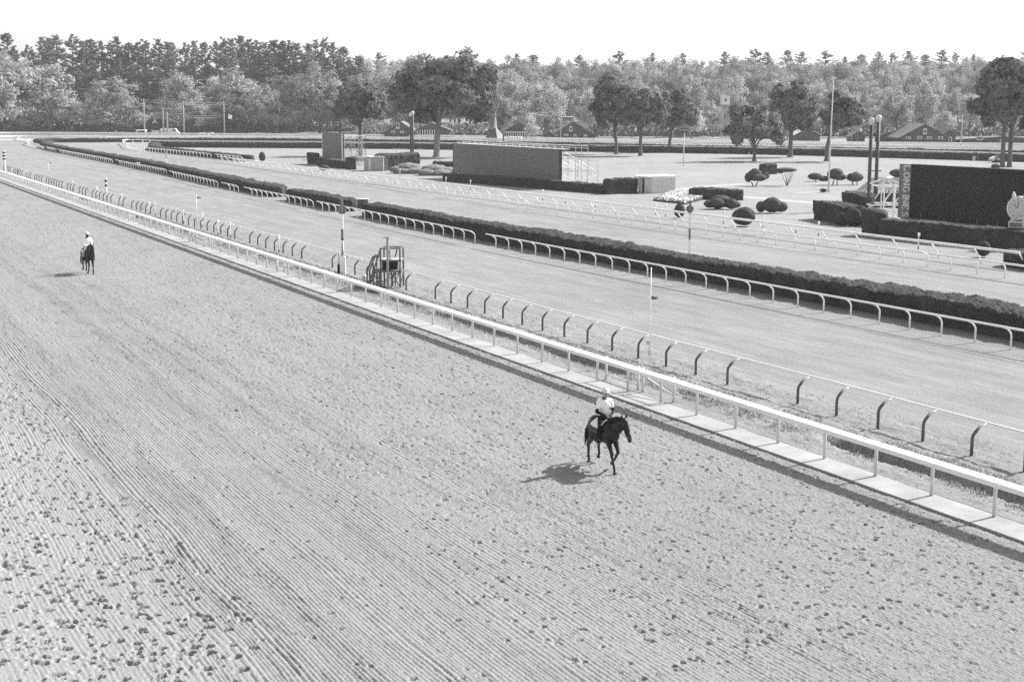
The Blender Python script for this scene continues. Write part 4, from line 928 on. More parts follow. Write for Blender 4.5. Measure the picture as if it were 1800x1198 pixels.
for u, v, k in ((383.5, 414, 1), (405, 419, 1), (490.5, 445, 1), (171, 347, 1), (214, 361.5, 1), (262, 377.5, 1), (273, 379, 1), (323, 393.5, 1), (356, 400, 1), (48, 314, 1), (128, 335, 1)):
    o = tag(obj('rail_stake', sm_, None, (*G(u, v), 0)), 'thin white-topped stake standing along the dark-posted rail at left', 'stake', 'stakes along the dark-posted rail')
lm_ = stake_mesh(1.25, .05)
for u, v in ((1152, 377.5), (1170, 381.5), (1271.5, 393.5), (1341, 401), (1399, 409.5), (1438.5, 415), (1614, 438), (1046, 365), (994, 358), (954, 352), (827, 333), (784, 327), (615, 298), (641, 299), (703, 310), (1316, 280)):
    tag(obj('lawn_stake', lm_, None, (*G(u, v), 0)), 'short white-capped stake on the lawn edge beyond the inner rails', 'stake', 'stakes along the lawn edge')
t = thing('standpipe', 'stubby pale standpipe in the grass beside the wooden stand', 'standpipe', G(640, 497), 0); mb = MB(); mb.tube([(0, 0, 0), (0, 0, .36), (0, 0, .37), (0, 0, .48)], [.10, .10, .15, .14], 10); mb.build('pipe', M_OFFW, t, True)

# ------------------------------------------------------------------ wooden stand beside the rail
p = G(679, 506); s = fwd(p) / FPX; t = thing('timber_stand', 'grey timber viewing stand with steps, two decks and hand rails', 'viewing stand', p, YAW - 0.1)
def bx(nm, bars, w, m=M_WOOD):
    mb = MB()
    for i, (a, c) in enumerate(bars): mb.beam(a, c, w + .0007 * i, w + .0011 * i)
    return mb.build(nm, m, t)
X0, X1, XM, Yd = -0.78, 0.86, -0.32, 1.15
for x in (X0, XM, X1):
    for y in (0, Yd): bx('leg', [((x, y, -.15), (x, y, 0.98 if x == X0 else 2.42))], .10)
mb = MB(); mb.box(((X0 + X1) / 2, Yd / 2, 1.0), (X1 - X0 + .15, Yd + .1, .12)); mb.build('lower_deck', M_WOOD, t)
mb = MB(); mb.box(((XM + X1) / 2, Yd / 2, 1.66), (X1 - XM + .1, Yd + .1, .1)); mb.build('upper_deck', M_WOOD, t)
mb = MB(); mb.box(((XM + X1) / 2 + .0, Yd / 2, 1.715), (X1 - XM, Yd, .02)); mb.build('deck_boards', M_LPANEL, t)
bx('hand_rail', [((XM, 0, 2.38), (X1, 0, 2.40)), ((X1, 0, 2.38), (X1, Yd, 2.38)), ((XM, Yd, 2.39), (X1, Yd, 2.38)), ((XM, 0, 2.36), (XM, Yd, 2.36)), ((X0, 0, 1.9), (XM, 0, 1.88)), ((X0, 0, 1.0), (X0, 0, 1.93)), ((X0, Yd, 1.0), (X0, Yd, 1.9)), ((.35, Yd, 1.7), (.5, Yd, 2.35)), ((.1, Yd * .6, 1.7), (.1, Yd * .6, 2.2))], .075)
bx('brace', [((X0, 0, .05), (XM, 0, .93)), ((X0, 0, .93), (XM, 0, .05)), ((XM, .02, .05), (.3, .02, .93)), ((.3, -.01, .1), (X1, -.01, .93)), ((.3, .03, .93), (X1, .03, .05)), ((X0, Yd, .05), (X1, Yd, .93)), ((X1, 0, .05), (X1, Yd, .93)), ((.32, 0, 0), (.32, 0, 1.0)), ((.36, Yd, 0), (.36, Yd, 1.0))], .055)
bx('stair_rail', [((X0 - .38, 0, 0.95), (X0, 0, 1.92)), ((X0 - .38, Yd * .7, 0.95), (X0, Yd * .7, 1.92)), ((X0 - .38, 0, -.1), (X0 - .38, 0, .98)), ((X0 - .38, Yd * .7, -.1), (X0 - .38, Yd * .7, .98)), ((X0, 0, 1.0), (XM, 0, 2.35))], .085)
for k in range(4):
    mb = MB(); mb.box((X0 - .36 + .11 * k, Yd * .35, .18 + .22 * k), (.16, Yd * .7, .05)); mb.build('step', M_WOOD, t)
bx('stringer', [((X0 - .4, .01, .03), (X0 - .02, .01, .95)), ((X0 - .4, Yd * .7, .03), (X0 - .02, Yd * .7, .95))], .08)
bx('mast', [((0.12, -.14, -.1), (.15, -.14, 3.05))], .14, M_POLE); mb = MB(); mb.box((.08, -.14, 3.08), (.36, .2, .07)); mb.build('mast_cap', M_POLE, t)
mb = MB(); mb.box((-.05, Yd * .5, 1.34), (.5, .5, .5)); mb.box((.42, Yd * .62, 1.32), (.34, .4, .5)); mb.build('equipment_box', M_BLACK, t)

# ------------------------------------------------------------------ gates in the track rail
def gate(label, y0, y1, x=28.35):
    t = thing('pipe_gate', label, 'gate', (x, y0, 0)); L = y1 - y0
    for y in (0, L): mb = MB(); mb.tube([(0, y, -.1), (0, y, .95)], .055, 8); mb.build('gate_post', M_OFFW, t, True)
    return t, L
ya = G(1166, 709)[1]; yb = G(1112, 688)[1]; yc = G(1056, 668)[1]
t, L = gate('right leaf of the pipe gate behind the near rider, with a sloping brace', ya, yb - .25); mb = MB(); mb.tube([(0, 0, .85), (0, L, .85)], .035, 6); mb.tube([(0, 0, .25), (0, L, .66)], .035, 6); mb.build('leaf', M_OFFW, t, True)
t, L = gate('left leaf of the pipe gate behind the near rider, two level bars', yb + .1, yc); mb = MB(); mb.tube([(0, 0, .88), (0, L, .88)], .035, 6); mb.tube([(0, 0, .22), (0, L, .22)], .03, 6)
for q in (.2, .35, .5): mb.tube([(0.03, q, .2), (0.03, q, .9)], .02, 5)
mb.build('leaf', M_OFFW, t, True)
t, L = gate('pipe gate behind the track rail left of the wooden stand', G(345, 434)[1], G(316, 424)[1]); mb = MB(); mb.tube([(0, 0, .85), (0, L, .85)], .035, 6); mb.tube([(0, 0, .2), (0, L, .62)], .035, 6); mb.build('leaf', M_OFFW, t, True)
t, L = gate('narrow closed gate in the track rail between the far rider and the stand', G(480, 478)[1], G(471, 474)[1]); mb = MB(); mb.tube([(0, 0, .85), (0, L, .85)], .035, 6); mb.build('leaf', M_OFFW, t, True)

# ------------------------------------------------------------------ giant wristwatch clock
p = G(1787, 437); D = fwd(p); s = D / FPX; t = thing('clock_stand', 'giant pale wristwatch dial on a signed post at the right edge', 'clock', p, YAW - 0.8)
zc = zat(p, 1785, 366); rw = 21 * s * 1.0; mb = MB(); mb.tube([(0, 0, -.2), (0, 0, zc - rw * 1.2)], .05, 8); mb.build('post', M_DSTEEL, t, True)
mb = MB(); mb.tube([(0, -.22, zc), (0, -.18, zc), (0, .22, zc), (0, .28, zc)], [rw * .9, rw * 1.0, rw * 1.0, rw * .85], 40); mb.tube([(rw, 0, zc), (rw * 1.14, 0, zc)], rw * .12, 10); mb.build('watch_case', M_OFFW, t)
for sx_ in (-1, 1):
    for sz_ in (-1, 1): mb = MB(); mb.tube([(sx_ * rw * .45, 0, zc + sz_ * rw * .8), (sx_ * rw * .52, 0, zc + sz_ * rw * 1.1), (sx_ * rw * .52, -.04, zc + sz_ * rw * 1.32)], [rw * .2, rw * .16, rw * .08], 8); mb.build('lug', M_OFFW, t, True)
mb = MB(); mb.tube([(0, -.225, zc), (0, -.235, zc)], rw * .82, 40); mb.build('dial', M_LPANEL, t)
mb = MB()
for h_ in range(12):
    a_ = h_ * math.pi / 6; mb.beam((rw * .66 * math.sin(a_), -.25, zc + rw * .66 * math.cos(a_)), (rw * .78 * math.sin(a_), -.25, zc + rw * .78 * math.cos(a_)), .035, .02)
mb.beam((0, -.255, zc), (-.33 * rw, -.255, zc + .34 * rw), .04, .02); mb.beam((0, -.262, zc), (.1 * rw, -.262, zc + .62 * rw), .03, .02); mb.build('hands', M_BLACK, t)
zs = zat(p, 1785, 395); mb = MB(); mb.box((0, 0, zs), (1.45, .28, 11 * s)); mb.build('sign_box', M_OFFW, t); mb = MB(); mb.box((-.1, -.15, zs), (1.0, .02, 7.5 * s)); mb.build('sign_face', M_GREYP, t)
mb = MB(); mb.tube([(0, 0, zc - rw * 1.25), (0, 0, zs + .1)], .09, 8); mb.build('neck', M_OFFW, t)

# ------------------------------------------------------------------ barns, cabins, poles and vehicles behind the course
M_BARN = mat('dark_barn_boards', 0.085, 0.85, 0.12, 0.8); M_ROOF = mat('grey_barn_roof', 0.15, 0.8, 0.12, 0.5); M_TRIM = mat('white_trim', 0.7, 0.6, 0.05)
def barn(label, u, D, ul, ur, vap, veav, deep, wins=(), doors=(), roofm=None, shift=0.0, wall=None, extra=None):
    p = PD(u, D); s = D / FPX; t = thing('barn', label, 'barn', p, YAW); xl = (ul - u) * s; xr = (ur - u) * s; za = zat(p, u, vap); ze = zat(p, u, veav); wx = (xl + xr) / 2
    mb = MB(); mb.prism([(xl, -.3), (xr, -.3), (xr, ze), (wx, za), (xl, ze)], 0, deep); mb.build('walls', wall or M_BARN, t)
    mb = MB()
    for x in (xl, xr):
        e = (x - wx) * 0.12; sl = (za - ze) / (wx - x)
        P_ = [(wx, za + .03), (x + e, ze - abs(e) * abs(sl) + .03), (x + e, ze - abs(e) * abs(sl) + .25), (wx, za + .25)]
        mb.prism(P_, -.5, deep + .5)
    mb.build('roof', roofm or M_ROOF, t)
    for k, (wu, wv, ww, wh) in enumerate(wins):
        f_ = MB(); z = zat(p, wu, wv); f_.box(((wu - u) * s, -.05, z), (ww * s, .1, wh * s)); f = f_.build('window', M_TRIM, t); g_ = MB(); g_.box(((wu - u) * s, -.12, z), (ww * s * .66, .06, wh * s * .5)); g_.build('pane', M_GLASS, f)
    for wu, ww, wh in doors:
        f_ = MB(); f_.box(((wu - u) * s, -.04, wh * s / 2), (ww * s, .1, wh * s)); f_.build('door', M_TRIM, t); f_ = MB(); f_.box(((wu - u) * s, -.1, wh * s / 2 - .1), (ww * s * .6, .06, wh * s * .75)); f_.build('door_panel', M_BARN, t)
    return t, p, s
barn('dark barn with a white upper window just left of the slim twin lamp', 705, 470, 676, 733, 214.5, 234, 16, ((699.5, 221, 6, 10), (691, 231.5, 7, 3.6), (707, 232, 7, 3.6)))
t, p, s = barn('long open-fronted shed with a grey roof right of the dark barn', 748, 474, 730, 790, 217, 229, 9, (), (), None); mb = MB()
for i in range(9): mb.box(((i - 3.2) * 4.2 * s, -.3, 1.6), (.3, .3, 3.2))
mb.build('porch_posts', M_TRIM, t)
t, p, s = barn('low double-roofed barn with a post porch between the white spire and the utility pole', 912, 462, 884, 942, 216, 232, 14); mb = MB()
for i in range(14): mb.box(((i - 6.5) * 4.0 * s, -.6, 1.3), (.28, .28, 2.6))
mb.beam((-28 * s, -.6, 2.7), (28 * s, -.6, 2.7), .25); mb.build('porch_posts', M_TRIM, t)
barn('dark gabled barn with two white doors left of the close group of three trees', 1006, 462, 969, 1046, 214.5, 239, 18, ((1003, 226.5, 5.6, 9), (977, 237.5, 7.5, 4), (995, 237.5, 7.5, 4)), ((1010.5, 5.6, 10), (1028.5, 5.6, 10)))
barn('tiny gabled shed between two barns', 963, 458, 956, 971, 230, 236, 4)
barn('small dark hut with a pale roof left of the flagpole', 1421, 442, 1398, 1441, 225, 237, 8, (), (), M_LPANEL)
barn('largest dark barn with four wide low windows, right of the twin lamp', 1624, 420, 1584, 1664, 218.5, 241, 18, ((1625, 231, 6.5, 10), (1596.5, 242, 8.5, 4.4), (1616, 242, 8.5, 4.4), (1633, 242, 8.5, 4.4), (1652.5, 242, 8.5, 4.4)))
barn('small gabled annex with one tall door beside the largest barn', 1669, 424, 1658, 1679, 228, 237, 8, (), ((1669.5, 6, 11.5),))
barn('low dark stable row at the right edge behind the twin-trunked tree', 1740, 426, 1686, 1840, 241, 246, 7, ((1722, 243, 12, 6), (1760, 247, 6, 4)))
barn('low dark stable left of the largest barn', 1560, 436, 1546, 1580, 234, 240, 6, ((1567, 242, 4, 7),))
barn('small dark hut under the airy lawn tree', 1508, 440, 1496, 1520, 231, 240, 6)
# steep pavilion roof with a white spire
p = PD(871, 433); s = 433 / FPX; t = thing('pavilion', 'steep pyramid roof with a white spire, dark on one side and pale on the other', 'pavilion', p, YAW - 0.62); za = zat(p, 871, 222); b_ = 19 * s
mb = MB(); q = [(-b_, -b_), (b_, -b_), (b_, b_), (-b_, b_)]; mb.add([(x, y, .2) for x, y in q] + [(x * .42, y * .42, za * .55) for x, y in q] + [(0, 0, za)], [(0, 1, 5, 4), (1, 2, 6, 5), (2, 3, 7, 6), (3, 0, 4, 7), (4, 5, 8), (5, 6, 8), (6, 7, 8), (7, 4, 8), (3, 2, 1, 0)]); mb.build('roof', mat('slate_roof', 0.09, 0.6, 0.1), t)
mb = MB(); mb.tube([(0, 0, za - .5), (0, 0, zat(p, 871, 199))], [.42, .12], 8); mb.build('spire', M_OFFW, t)
for k in range(5):
    t = thing('water_tank', 'white upright tank in the row beside the spired pavilion', 'tank', PD(897 + 4.6 * k, 428), YAW, 'white tanks by the pavilion'); mb = MB(); mb.tube([(0, 0, 0), (0, 0, 1.7), (0, 0, 1.95)], [.42, .42, .22], 12); mb.build('body', M_OFFW, t, True); mb = MB(); mb.tube([(0, 0, 1.95), (0, 0, 2.05)], .16, 8); mb.build('cap', M_OFFW, t)
def tower(label, u, D, v0, v1, w):
    p = PD(u, D); s = D / FPX; t = thing('lookout_tower', label, 'tower', p, YAW + .25); z0 = zat(p, u, v1); z1 = zat(p, u, v0); h = w * s / 2
    mb = MB(); mb.box((0, 0, (z0 + z1) / 2), (2 * h, 2 * h, z1 - z0)); mb.build('cabin', M_OFFW, t); mb = MB(); mb.box((-.3 * h, -h - .02, (z0 + z1) / 2 + .1), (.5 * h, .06, .9 * h)); mb.build('window', M_GLASS, t)
    mb = MB(); mb.box((0, 0, z1 + .06), (2.3 * h, 2.3 * h, .12)); mb.build('roof', M_OFFW, t)
    for x in (-1, 1):
        for y in (-1, 1): mb = MB(); mb.tube([(x * h * .9, y * h * .9, -.3), (x * h * .8, y * h * .8, z0)], .09, 6); mb.build('leg', M_POLE, t)
    mb = MB()
    for k in range(3):
        a = z0 * k / 3; c = z0 * (k + 1) / 3; mb.tube([(-h * .85, -h * .85, a), (h * .85, -h * .85, c)], .05, 5); mb.tube([(h * .85, -h * .85, a), (-h * .85, -h * .85, c)], .05, 5)
    mb.build('cross_braces', M_POLE, t)
tower('white lookout cabin on braced legs above the low spreading tree', 1273, 440, 169, 184, 12.5); tower('white lookout cabin half hidden by the airy lawn tree', 1499, 440, 167, 183, 14)
poles = {}
def upole(key, label, u, D, vt, r=0.16, arm=True):
    p = PD(u, D); H = zat(p, u, vt); t = thing('utility_pole', label, 'utility pole', p, YAW); mb = MB(); mb.tube([(0, 0, -.3), (0, 0, H)], [r * 1.15, r * .8], 7); mb.build('pole', M_POLE, t, True)
    if arm: mb = MB(); mb.beam((-1.2, 0, H - .5), (1.2, 0, H - .5), .12); mb.build('crossarm', M_POLE, t)
    poles[key] = (p, H)
upole('a', 'tall utility pole left of the wires at the bend, beside a white canopy', 255, 516, 174, .26); upole('b', 'thin pole, left of the close pair at the bend', 288, 516, 190, .24, False); upole('c', 'thicker pole, right of the close pair at the bend', 295, 514, 197, .33, False)
upole('d', 'leaning tall pole carrying most wires right of the close pair', 324, 514, 178, .28); upole('e', 'slender pole among the pale trees at the bend', 395, 516, 178, .22)
upole('f', 'pole behind the widest screen between two barns', 929, 448, 196, .24); upole('g', 'thin pole in front of the pale soft tree', 985.5, 452, 190, .18, False); upole('h', 'short pole behind the dark barn with two doors', 1008, 486, 203, .18)
upole('i', 'pole with white boxes right of the largest barn', 1689, 408, 200, .22); upole('j', 'pale pole right of the group of three trees', 1384, 450, 200, .2, False); upole('k', 'pole behind the roof of the largest barn', 1637, 446, 206, .2, False)
def wire(label, k0, k1, zo, sag):
    (p, H), (q, K) = poles[k0], poles[k1]; mb = MB(); pts = []
    for i in range(9):
        f_ = i / 8; pts.append((q[0] * f_ + p[0] * (1 - f_) - p[0], q[1] * f_ + p[1] * (1 - f_) - p[1], (H - zo) * (1 - f_) + (K - zo) * f_ - sag * 4 * f_ * (1 - f_)))
    mb.tube(pts, .055, 5); o = mb.build('overhead_wire', M_STEEL); o.location = (p[0], p[1], 0); tag(o, label, 'wire', 'overhead wires')
WL = 'pale overhead wire strung between the poles at the left bend'
for k0, k1, zo, sag in (('a', 'd', .3, .1), ('a', 'd', 1.0, .2), ('a', 'd', 4.6, .2), ('a', 'd', 5.3, .25), ('a', 'd', 6.0, .3), ('d', 'e', .3, .3), ('d', 'e', .9, .4), ('d', 'e', 4.6, .6), ('d', 'e', 5.4, .5), ('b', 'd', .5, .3), ('c', 'd', .8, .4), ('c', 'e', .9, .9), ('b', 'e', .4, .7)): wire(WL, k0, k1, zo, sag)
for k0, k1 in (('f', 'h'), ('f', 'g'), ('k', 'i')): wire('single pale overhead wire before the wood behind the barns', k0, k1, .4, .5)
t = thing('canopy', 'flat white canopy on posts at the foot of the tall pole at the bend', 'canopy', PD(249, 514), YAW); mb = MB(); mb.box((0, 0, 2.4), (3.4, 3, .3)); mb.build('roof', M_WHITE, t)
for x in (-1.5, 1.5): mb = MB(); mb.box((x, 0, 1.15), (.3, 1, 2.3)); mb.build('post', M_OFFW, t)
def van(label, u, D, L, H, cab=True, name='parked_van', cat='van'):
    t = thing(name, label, cat, PD(u, D), YAW); mb = MB()
    prof_ = [(-L / 2, .45), (L / 2, .45), (L / 2, H * .55), (L / 2 - .5, H * .62), (L / 2 - 1.1, H * .97), (L / 2 - 1.4, H), (-L / 2 + .15, H), (-L / 2, H * .9)] if cab else [(-L / 2, .4), (L / 2, .4), (L / 2, .85), (L / 2 - .9, .95), (L / 2 - 1.7, H), (-L / 2 + 1.1, H), (-L / 2 + .25, .95), (-L / 2, .9)]
    mb.prism(prof_, -.9, .9); mb.build('body', M_OFFW, t); mb = MB(); mb.box((L / 2 - 1.5 if cab else -.1, -.905, H * .78), (1.0 if cab else L * .42, .04, H * .22)); mb.build('side_window', M_GLASS, t)
    for x in (-L / 2 + .9, L / 2 - .9):
        for y in (-.82, .82): mb = MB(); mb.tube([(x, y - .1, .36), (x, y + .1, .36)], .36, 14); mb.build('wheel', M_RUBBER, t)
van('white van parked behind the outer fence near the close pair of poles', 279, 518, 4.6, 2.2); van('larger white camper parked right of the white van', 299, 519, 6.6, 3.0)
van('white car parked below the pale trees at the bend, left one', 356, 517, 4.6, 1.45, False, 'parked_car', 'car'); van('white car parked below the pale trees at the bend, right one', 371, 520, 4.4, 1.5, False, 'parked_car', 'car')
van('white cart parked at the hedge beside the twin-trunked tree', 1752, 279, 2.6, 1.3, False, 'parked_cart', 'cart')
t = thing('garden_arch', 'small dark ring on a white plinth on the lawn above the black screen', 'ornament', G(1714, 282.5), YAW); mb = MB(); mb.box((-.25, 0, .45), (.5, .4, .9)); mb.build('plinth', M_OFFW, t); mb = MB()
mb.tube([(.1 + .42 * math.cos(a), 0, 1.25 + .42 * math.sin(a)) for a in np.linspace(-.6, 3.8, 12)], .08, 6); mb.build('ring', M_DSTEEL, t); mb = MB(); mb.tube([(.52, 0, 0), (.52, 0, 1.2)], .03, 5); mb.build('rod', M_OFFW, t)

# ------------------------------------------------------------------ horses and riders
def capsules(mb, segs, n=14):
    """tapered, rounded limbs: (p0, r0, p1, r1[, squeeze x])"""
    for sg in segs:
        a, r0, b, r1 = sg[:4]; sx_ = sg[4] if len(sg) > 4 else 1.0
        a = Vector(a); b = Vector(b); d = b - a; L = max(d.length, 1e-4); z = d / L
        x = z.orthogonal().normalized(); y = z.cross(x); rings = []
        for k in range(5): ph = math.pi / 2 * (1 - k / 4); rings.append((-r0 * math.sin(ph), r0 * max(math.cos(ph), 0.02)))
        for k in range(1, 4): rings.append((L * k / 4, r0 + (r1 - r0) * k / 4))
        for k in range(5): ph = math.pi / 2 * k / 4; rings.append((L + r1 * math.sin(ph), r1 * max(math.cos(ph), 0.02)))
        vs = []; fs = []
        for h, r in rings:
            for j in range(n):
                t_ = 2 * math.pi * j / n; p_ = a + z * h + (x * math.cos(t_) + y * math.sin(t_)) * r
                if sx_ != 1.0: c_ = a + z * min(max(h, 0), L); p_.x = c_.x + (p_.x - c_.x) * sx_
                vs.append(p_)
        k = len(rings)
        for i in range(k - 1):
            for j in range(n): fs.append((i * n + j, i * n + (j + 1) % n, (i + 1) * n + (j + 1) % n, (i + 1) * n + j))
        fs.append(tuple(range(n))[::-1]); fs.append(tuple((k - 1) * n + j for j in range(n)))
        mb.add(vs, fs)
def loft(mb, secs, n=24):
    vs = []; fs = []
    for (f_, z, hw, hh, x) in secs:
        for j in range(n): t_ = 2 * math.pi * j / n; vs.append((x + hw * math.cos(t_), f_, z + hh * math.sin(t_)))
    for i in range(len(secs) - 1):
        for j in range(n): fs.append((i * n + j, i * n + (j + 1) % n, (i + 1) * n + (j + 1) % n, (i + 1) * n + j))
    fs.append(tuple(range(n))[::-1]); fs.append(tuple((len(secs) - 1) * n + j for j in range(n))); mb.add(vs, fs)
def fuse(name, mb, m, voxel, smooth=4, parent=None, factor=0.5):
    """one continuous skin over overlapping volumes"""
    me = mb.mesh(name + '_raw', m); o = bpy.data.objects.new(name, me); COL.objects.link(o)
    r = o.modifiers.new('r', 'REMESH'); r.mode = 'VOXEL'; r.voxel_size = voxel; r.adaptivity = 0.0
    s_ = o.modifiers.new('s', 'SMOOTH'); s_.iterations = smooth; s_.factor = factor
    dg = bpy.context.evaluated_depsgraph_get(); dg.update(); me2 = bpy.data.meshes.new_from_object(o.evaluated_get(dg))
    bpy.data.objects.remove(o); bpy.data.meshes.remove(me); me2.name = name
    me2.materials.clear(); me2.materials.append(m)
    me2.polygons.foreach_set('use_smooth', [True] * len(me2.polygons))
    return obj(name, me2, parent)
M_HORSE = mat('dark_bay_coat', 0.012, 0.40, 0.3, 2.5, spec=0.3); M_MANE = mat('black_mane', 0.010, 0.6, 0.2, 12); M_HOOF = mat('dark_hoof', 0.05, 0.5)
M_LEATHER = mat('dark_leather', 0.018, 0.5); M_CLOTHW = mat('white_cloth', 0.90, 0.9, 0.06, 6, 0.2, 30); M_CLOTHB = mat('black_cloth', 0.012, 0.9, 0.15, 8); M_STRAP = mat('pale_strap', 0.55, 0.6)
M_SKIN = mat('skin', 0.34, 0.6, 0.06, 8); M_SKIND = mat('dark_skin', 0.07, 0.6, 0.08, 8); M_HELM = mat('white_helmet', 0.78, 0.35, 0.03); M_PANTS = mat('pale_breeches', 0.38, 0.85, 0.08, 6); M_CHROME = mat('bright_steel', 0.7, 0.25, 0.02, metal=0.8)
def horse(label, loc, rz, legs, head, sc, tailsw=0.0, yoke=True):
    t = thing('horse', label, 'horse', loc, rz); t.scale = (sc, sc, sc); hx, hf, hz = head        # muzzle target: sideways, forward, height
    mb = MB()
    loft(mb, [(-.86, 1.20, .05, .08, 0), (-.82, 1.22, .14, .20, 0), (-.70, 1.26, .235, .30, 0), (-.50, 1.27, .285, .325, 0), (-.28, 1.22, .275, .31, 0), (0, 1.18, .285, .325, 0), (.25, 1.17, .285, .36, 0), (.43, 1.20, .25, .37, 0), (.58, 1.19, .215, .31, 0), (.70, 1.17, .15, .20, 0), (.76, 1.16, .06, .09, 0)])
    pollz = hz + 0.56; poll = Vector((hx * .62, hf - .20, pollz)); muz = Vector((hx, hf, hz))
    capsules(mb, [((0, .40, 1.24), .29, (poll.x * .5, (.4 + poll.y) / 2 + .02, (1.24 + poll.z) / 2 - .04), .215, .68), ((poll.x * .5, (.4 + poll.y) / 2 + .02, (1.24 + poll.z) / 2 - .04), .215, (poll.x, poll.y - .02, poll.z - .06), .15, .75),
                  ((0, .30, 1.46), .13, (poll.x * .5, (.35 + poll.y) / 2, (1.50 + poll.z) / 2 + .05), .11, .6), ((poll.x * .5, (.35 + poll.y) / 2, (1.50 + poll.z) / 2 + .05), .11, (poll.x, poll.y, poll.z), .09, .7),
                  ((poll.x, poll.y + .02, poll.z - .03), .13, tuple(poll.lerp(muz, .5) + Vector((0, .02, 0))), .108, .84), (tuple(poll.lerp(muz, .45)), .104, tuple(muz), .072, .9), (tuple(poll + Vector((0, -.03, -.16))), .10, tuple(poll.lerp(muz, .42)), .08, .62),
                  (tuple(muz + Vector((0, .01, -.01))), .076, tuple(muz + Vector((0, .02, -.05))), .058, .95)])
    for s_ in (-1, 1):
        capsules(mb, [((poll.x + s_ * .055, poll.y - .01, poll.z + .05), .042, (poll.x + s_ * .085, poll.y + .01, poll.z + .15), .036, .75), ((poll.x + s_ * .085, poll.y + .01, poll.z + .15), .036, (poll.x + s_ * .095, poll.y + .03, poll.z + .26), .012, .75)])
        e = poll.lerp(muz, .30); capsules(mb, [((e.x + s_ * .085, e.y + .03, e.z), .028, (e.x + s_ * .088, e.y + .04, e.z - .01), .025), ((muz.x + s_ * .045, muz.y + .045, muz.z + .0), .02, (muz.x + s_ * .045, muz.y + .05, muz.z - .01), .018)])
    for key, (x, pts) in legs.items():
        front = key.endswith('f')
        if front:
            (ef, ez), (kf, kz), (ff, fz), (of, oz) = pts
            capsules(mb, [((x * .9, .42, 1.22), .15, (x, ef, ez), .105, .7), ((x, ef, ez), .105, (x, kf, kz + .05), .056), ((x, kf, kz + .04), .06, (x, kf, kz - .04), .055), ((x, kf, kz - .03), .046, (x, ff, fz), .036), ((x, ff, fz), .046, (x, ff, fz - .01), .045), ((x, ff, fz), .040, (x, of - .01, oz + .06), .042)])
        else:
            (sf, sz), (kf, kz), (ff, fz), (of, oz) = pts
            capsules(mb, [((x * .85, -.62, 1.22), .21, (x, sf, sz), .155, .72), ((x, sf, sz + .02), .13, (x, (sf + kf) / 2 - .01, (sz + kz) / 2 + .03), .100), ((x, (sf + kf) / 2 - .01, (sz + kz) / 2 + .03), .100, (x, kf, kz), .055), ((x, kf - .01, kz + .03), .062, (x, kf, kz - .06), .052), ((x, kf, kz - .04), .048, (x, ff, fz), .038), ((x, ff, fz), .048, (x, ff, fz - .01), .046), ((x, ff, fz), .042, (x, of - .01, oz + .06), .044)])
    fuse('body', mb, M_HORSE, 0.018, 4, t)
    for key, (x, pts) in legs.items():
        of, oz = pts[3]; ff, fz = pts[2]; tl = max(-.9, min(.9, (of - ff) * 1.2 if oz < .06 else -.6))
        mb = MB(); d = Vector((0, of - ff, oz - fz)).normalized(); c_ = Vector((x, of, oz + .065))
        mb.tube([c_, c_ + Vector((0, .012, -.045)) if oz < .06 else c_ + d * .045, c_ + Vector((0, .022, -.085)) if oz < .06 else c_ + d * .085], [.045, .058, .066], 12); mb.build('hoof', M_HOOF, t, True)
    # mane, forelock and tail: hair in strands along the crest
    mb = MB(); rnd = random.Random(3); crest = [Vector((0, .28, 1.60)), Vector((poll.x * .5, (.35 + poll.y) / 2 - .02, (1.52 + poll.z) / 2 + .15)), poll + Vector((0, -.05, .10))]
    for k in range(46):
        f_ = k / 45; p_ = crest[0].lerp(crest[1], min(1, f_ * 2)) if f_ < .5 else crest[1].lerp(crest[2], f_ * 2 - 1); L = rnd.uniform(.12, .24)
        mb.tube([p_, p_ + Vector((.07 + rnd.uniform(-.02, .03), rnd.uniform(-.03, .03), -.02)), p_ + Vector((.10 + rnd.uniform(-.02, .02), rnd.uniform(-.05, .05), -L))], [.022, .02, .004], 4)
    for k in range(7): mb.tube([poll + Vector((rnd.uniform(-.03, .03), .03, .09)), poll.lerp(muz, .2) + Vector((rnd.uniform(-.04, .04), .12, 0))], [.016, .004], 4)
    mb.build('mane', M_MANE, t, True)
    mb = MB()
    for k in range(60):
        a_ = rnd.uniform(-1, 1); b2 = rnd.uniform(-1, 1); L = rnd.uniform(.55, .85)
        mb.tube([(a_ * .025, -.84, 1.36 + b2 * .03), (a_ * .05 + tailsw * .3, -1.0, 1.24 + b2 * .04), (a_ * .07 + tailsw * .7, -1.08 + b2 * .05, 1.0), (a_ * .10 + tailsw, -1.06 + b2 * .09, 1.28 - L)], [.022, .024, .02, .003], 4)
    mb.build('tail', M_MANE, t, True)
    # tack
    mb = MB()
    for s_ in (-1, 1):
        n_ = 8; vs = []; fs = []
        for i in range(n_):
            for j in range(9):
                f_ = -.44 + .62 * i / (n_ - 1); a_ = j / 8 * 1.25; vs.append((s_ * .315 * math.sin(a_) * (1.0 if f_ > -.35 else .98), f_, 1.175 + .352 * math.cos(a_) + (.012 if f_ > .1 else 0) + .02 * (f_ < -.3)))
        for i in range(n_ - 1):
            for j in range(8): fs.append((i * 9 + j, i * 9 + j + 1, (i + 1) * 9 + j + 1, (i + 1) * 9 + j))
        mb.add(vs, fs)
    mb.build('saddle_cloth', M_CLOTHW, t, True)
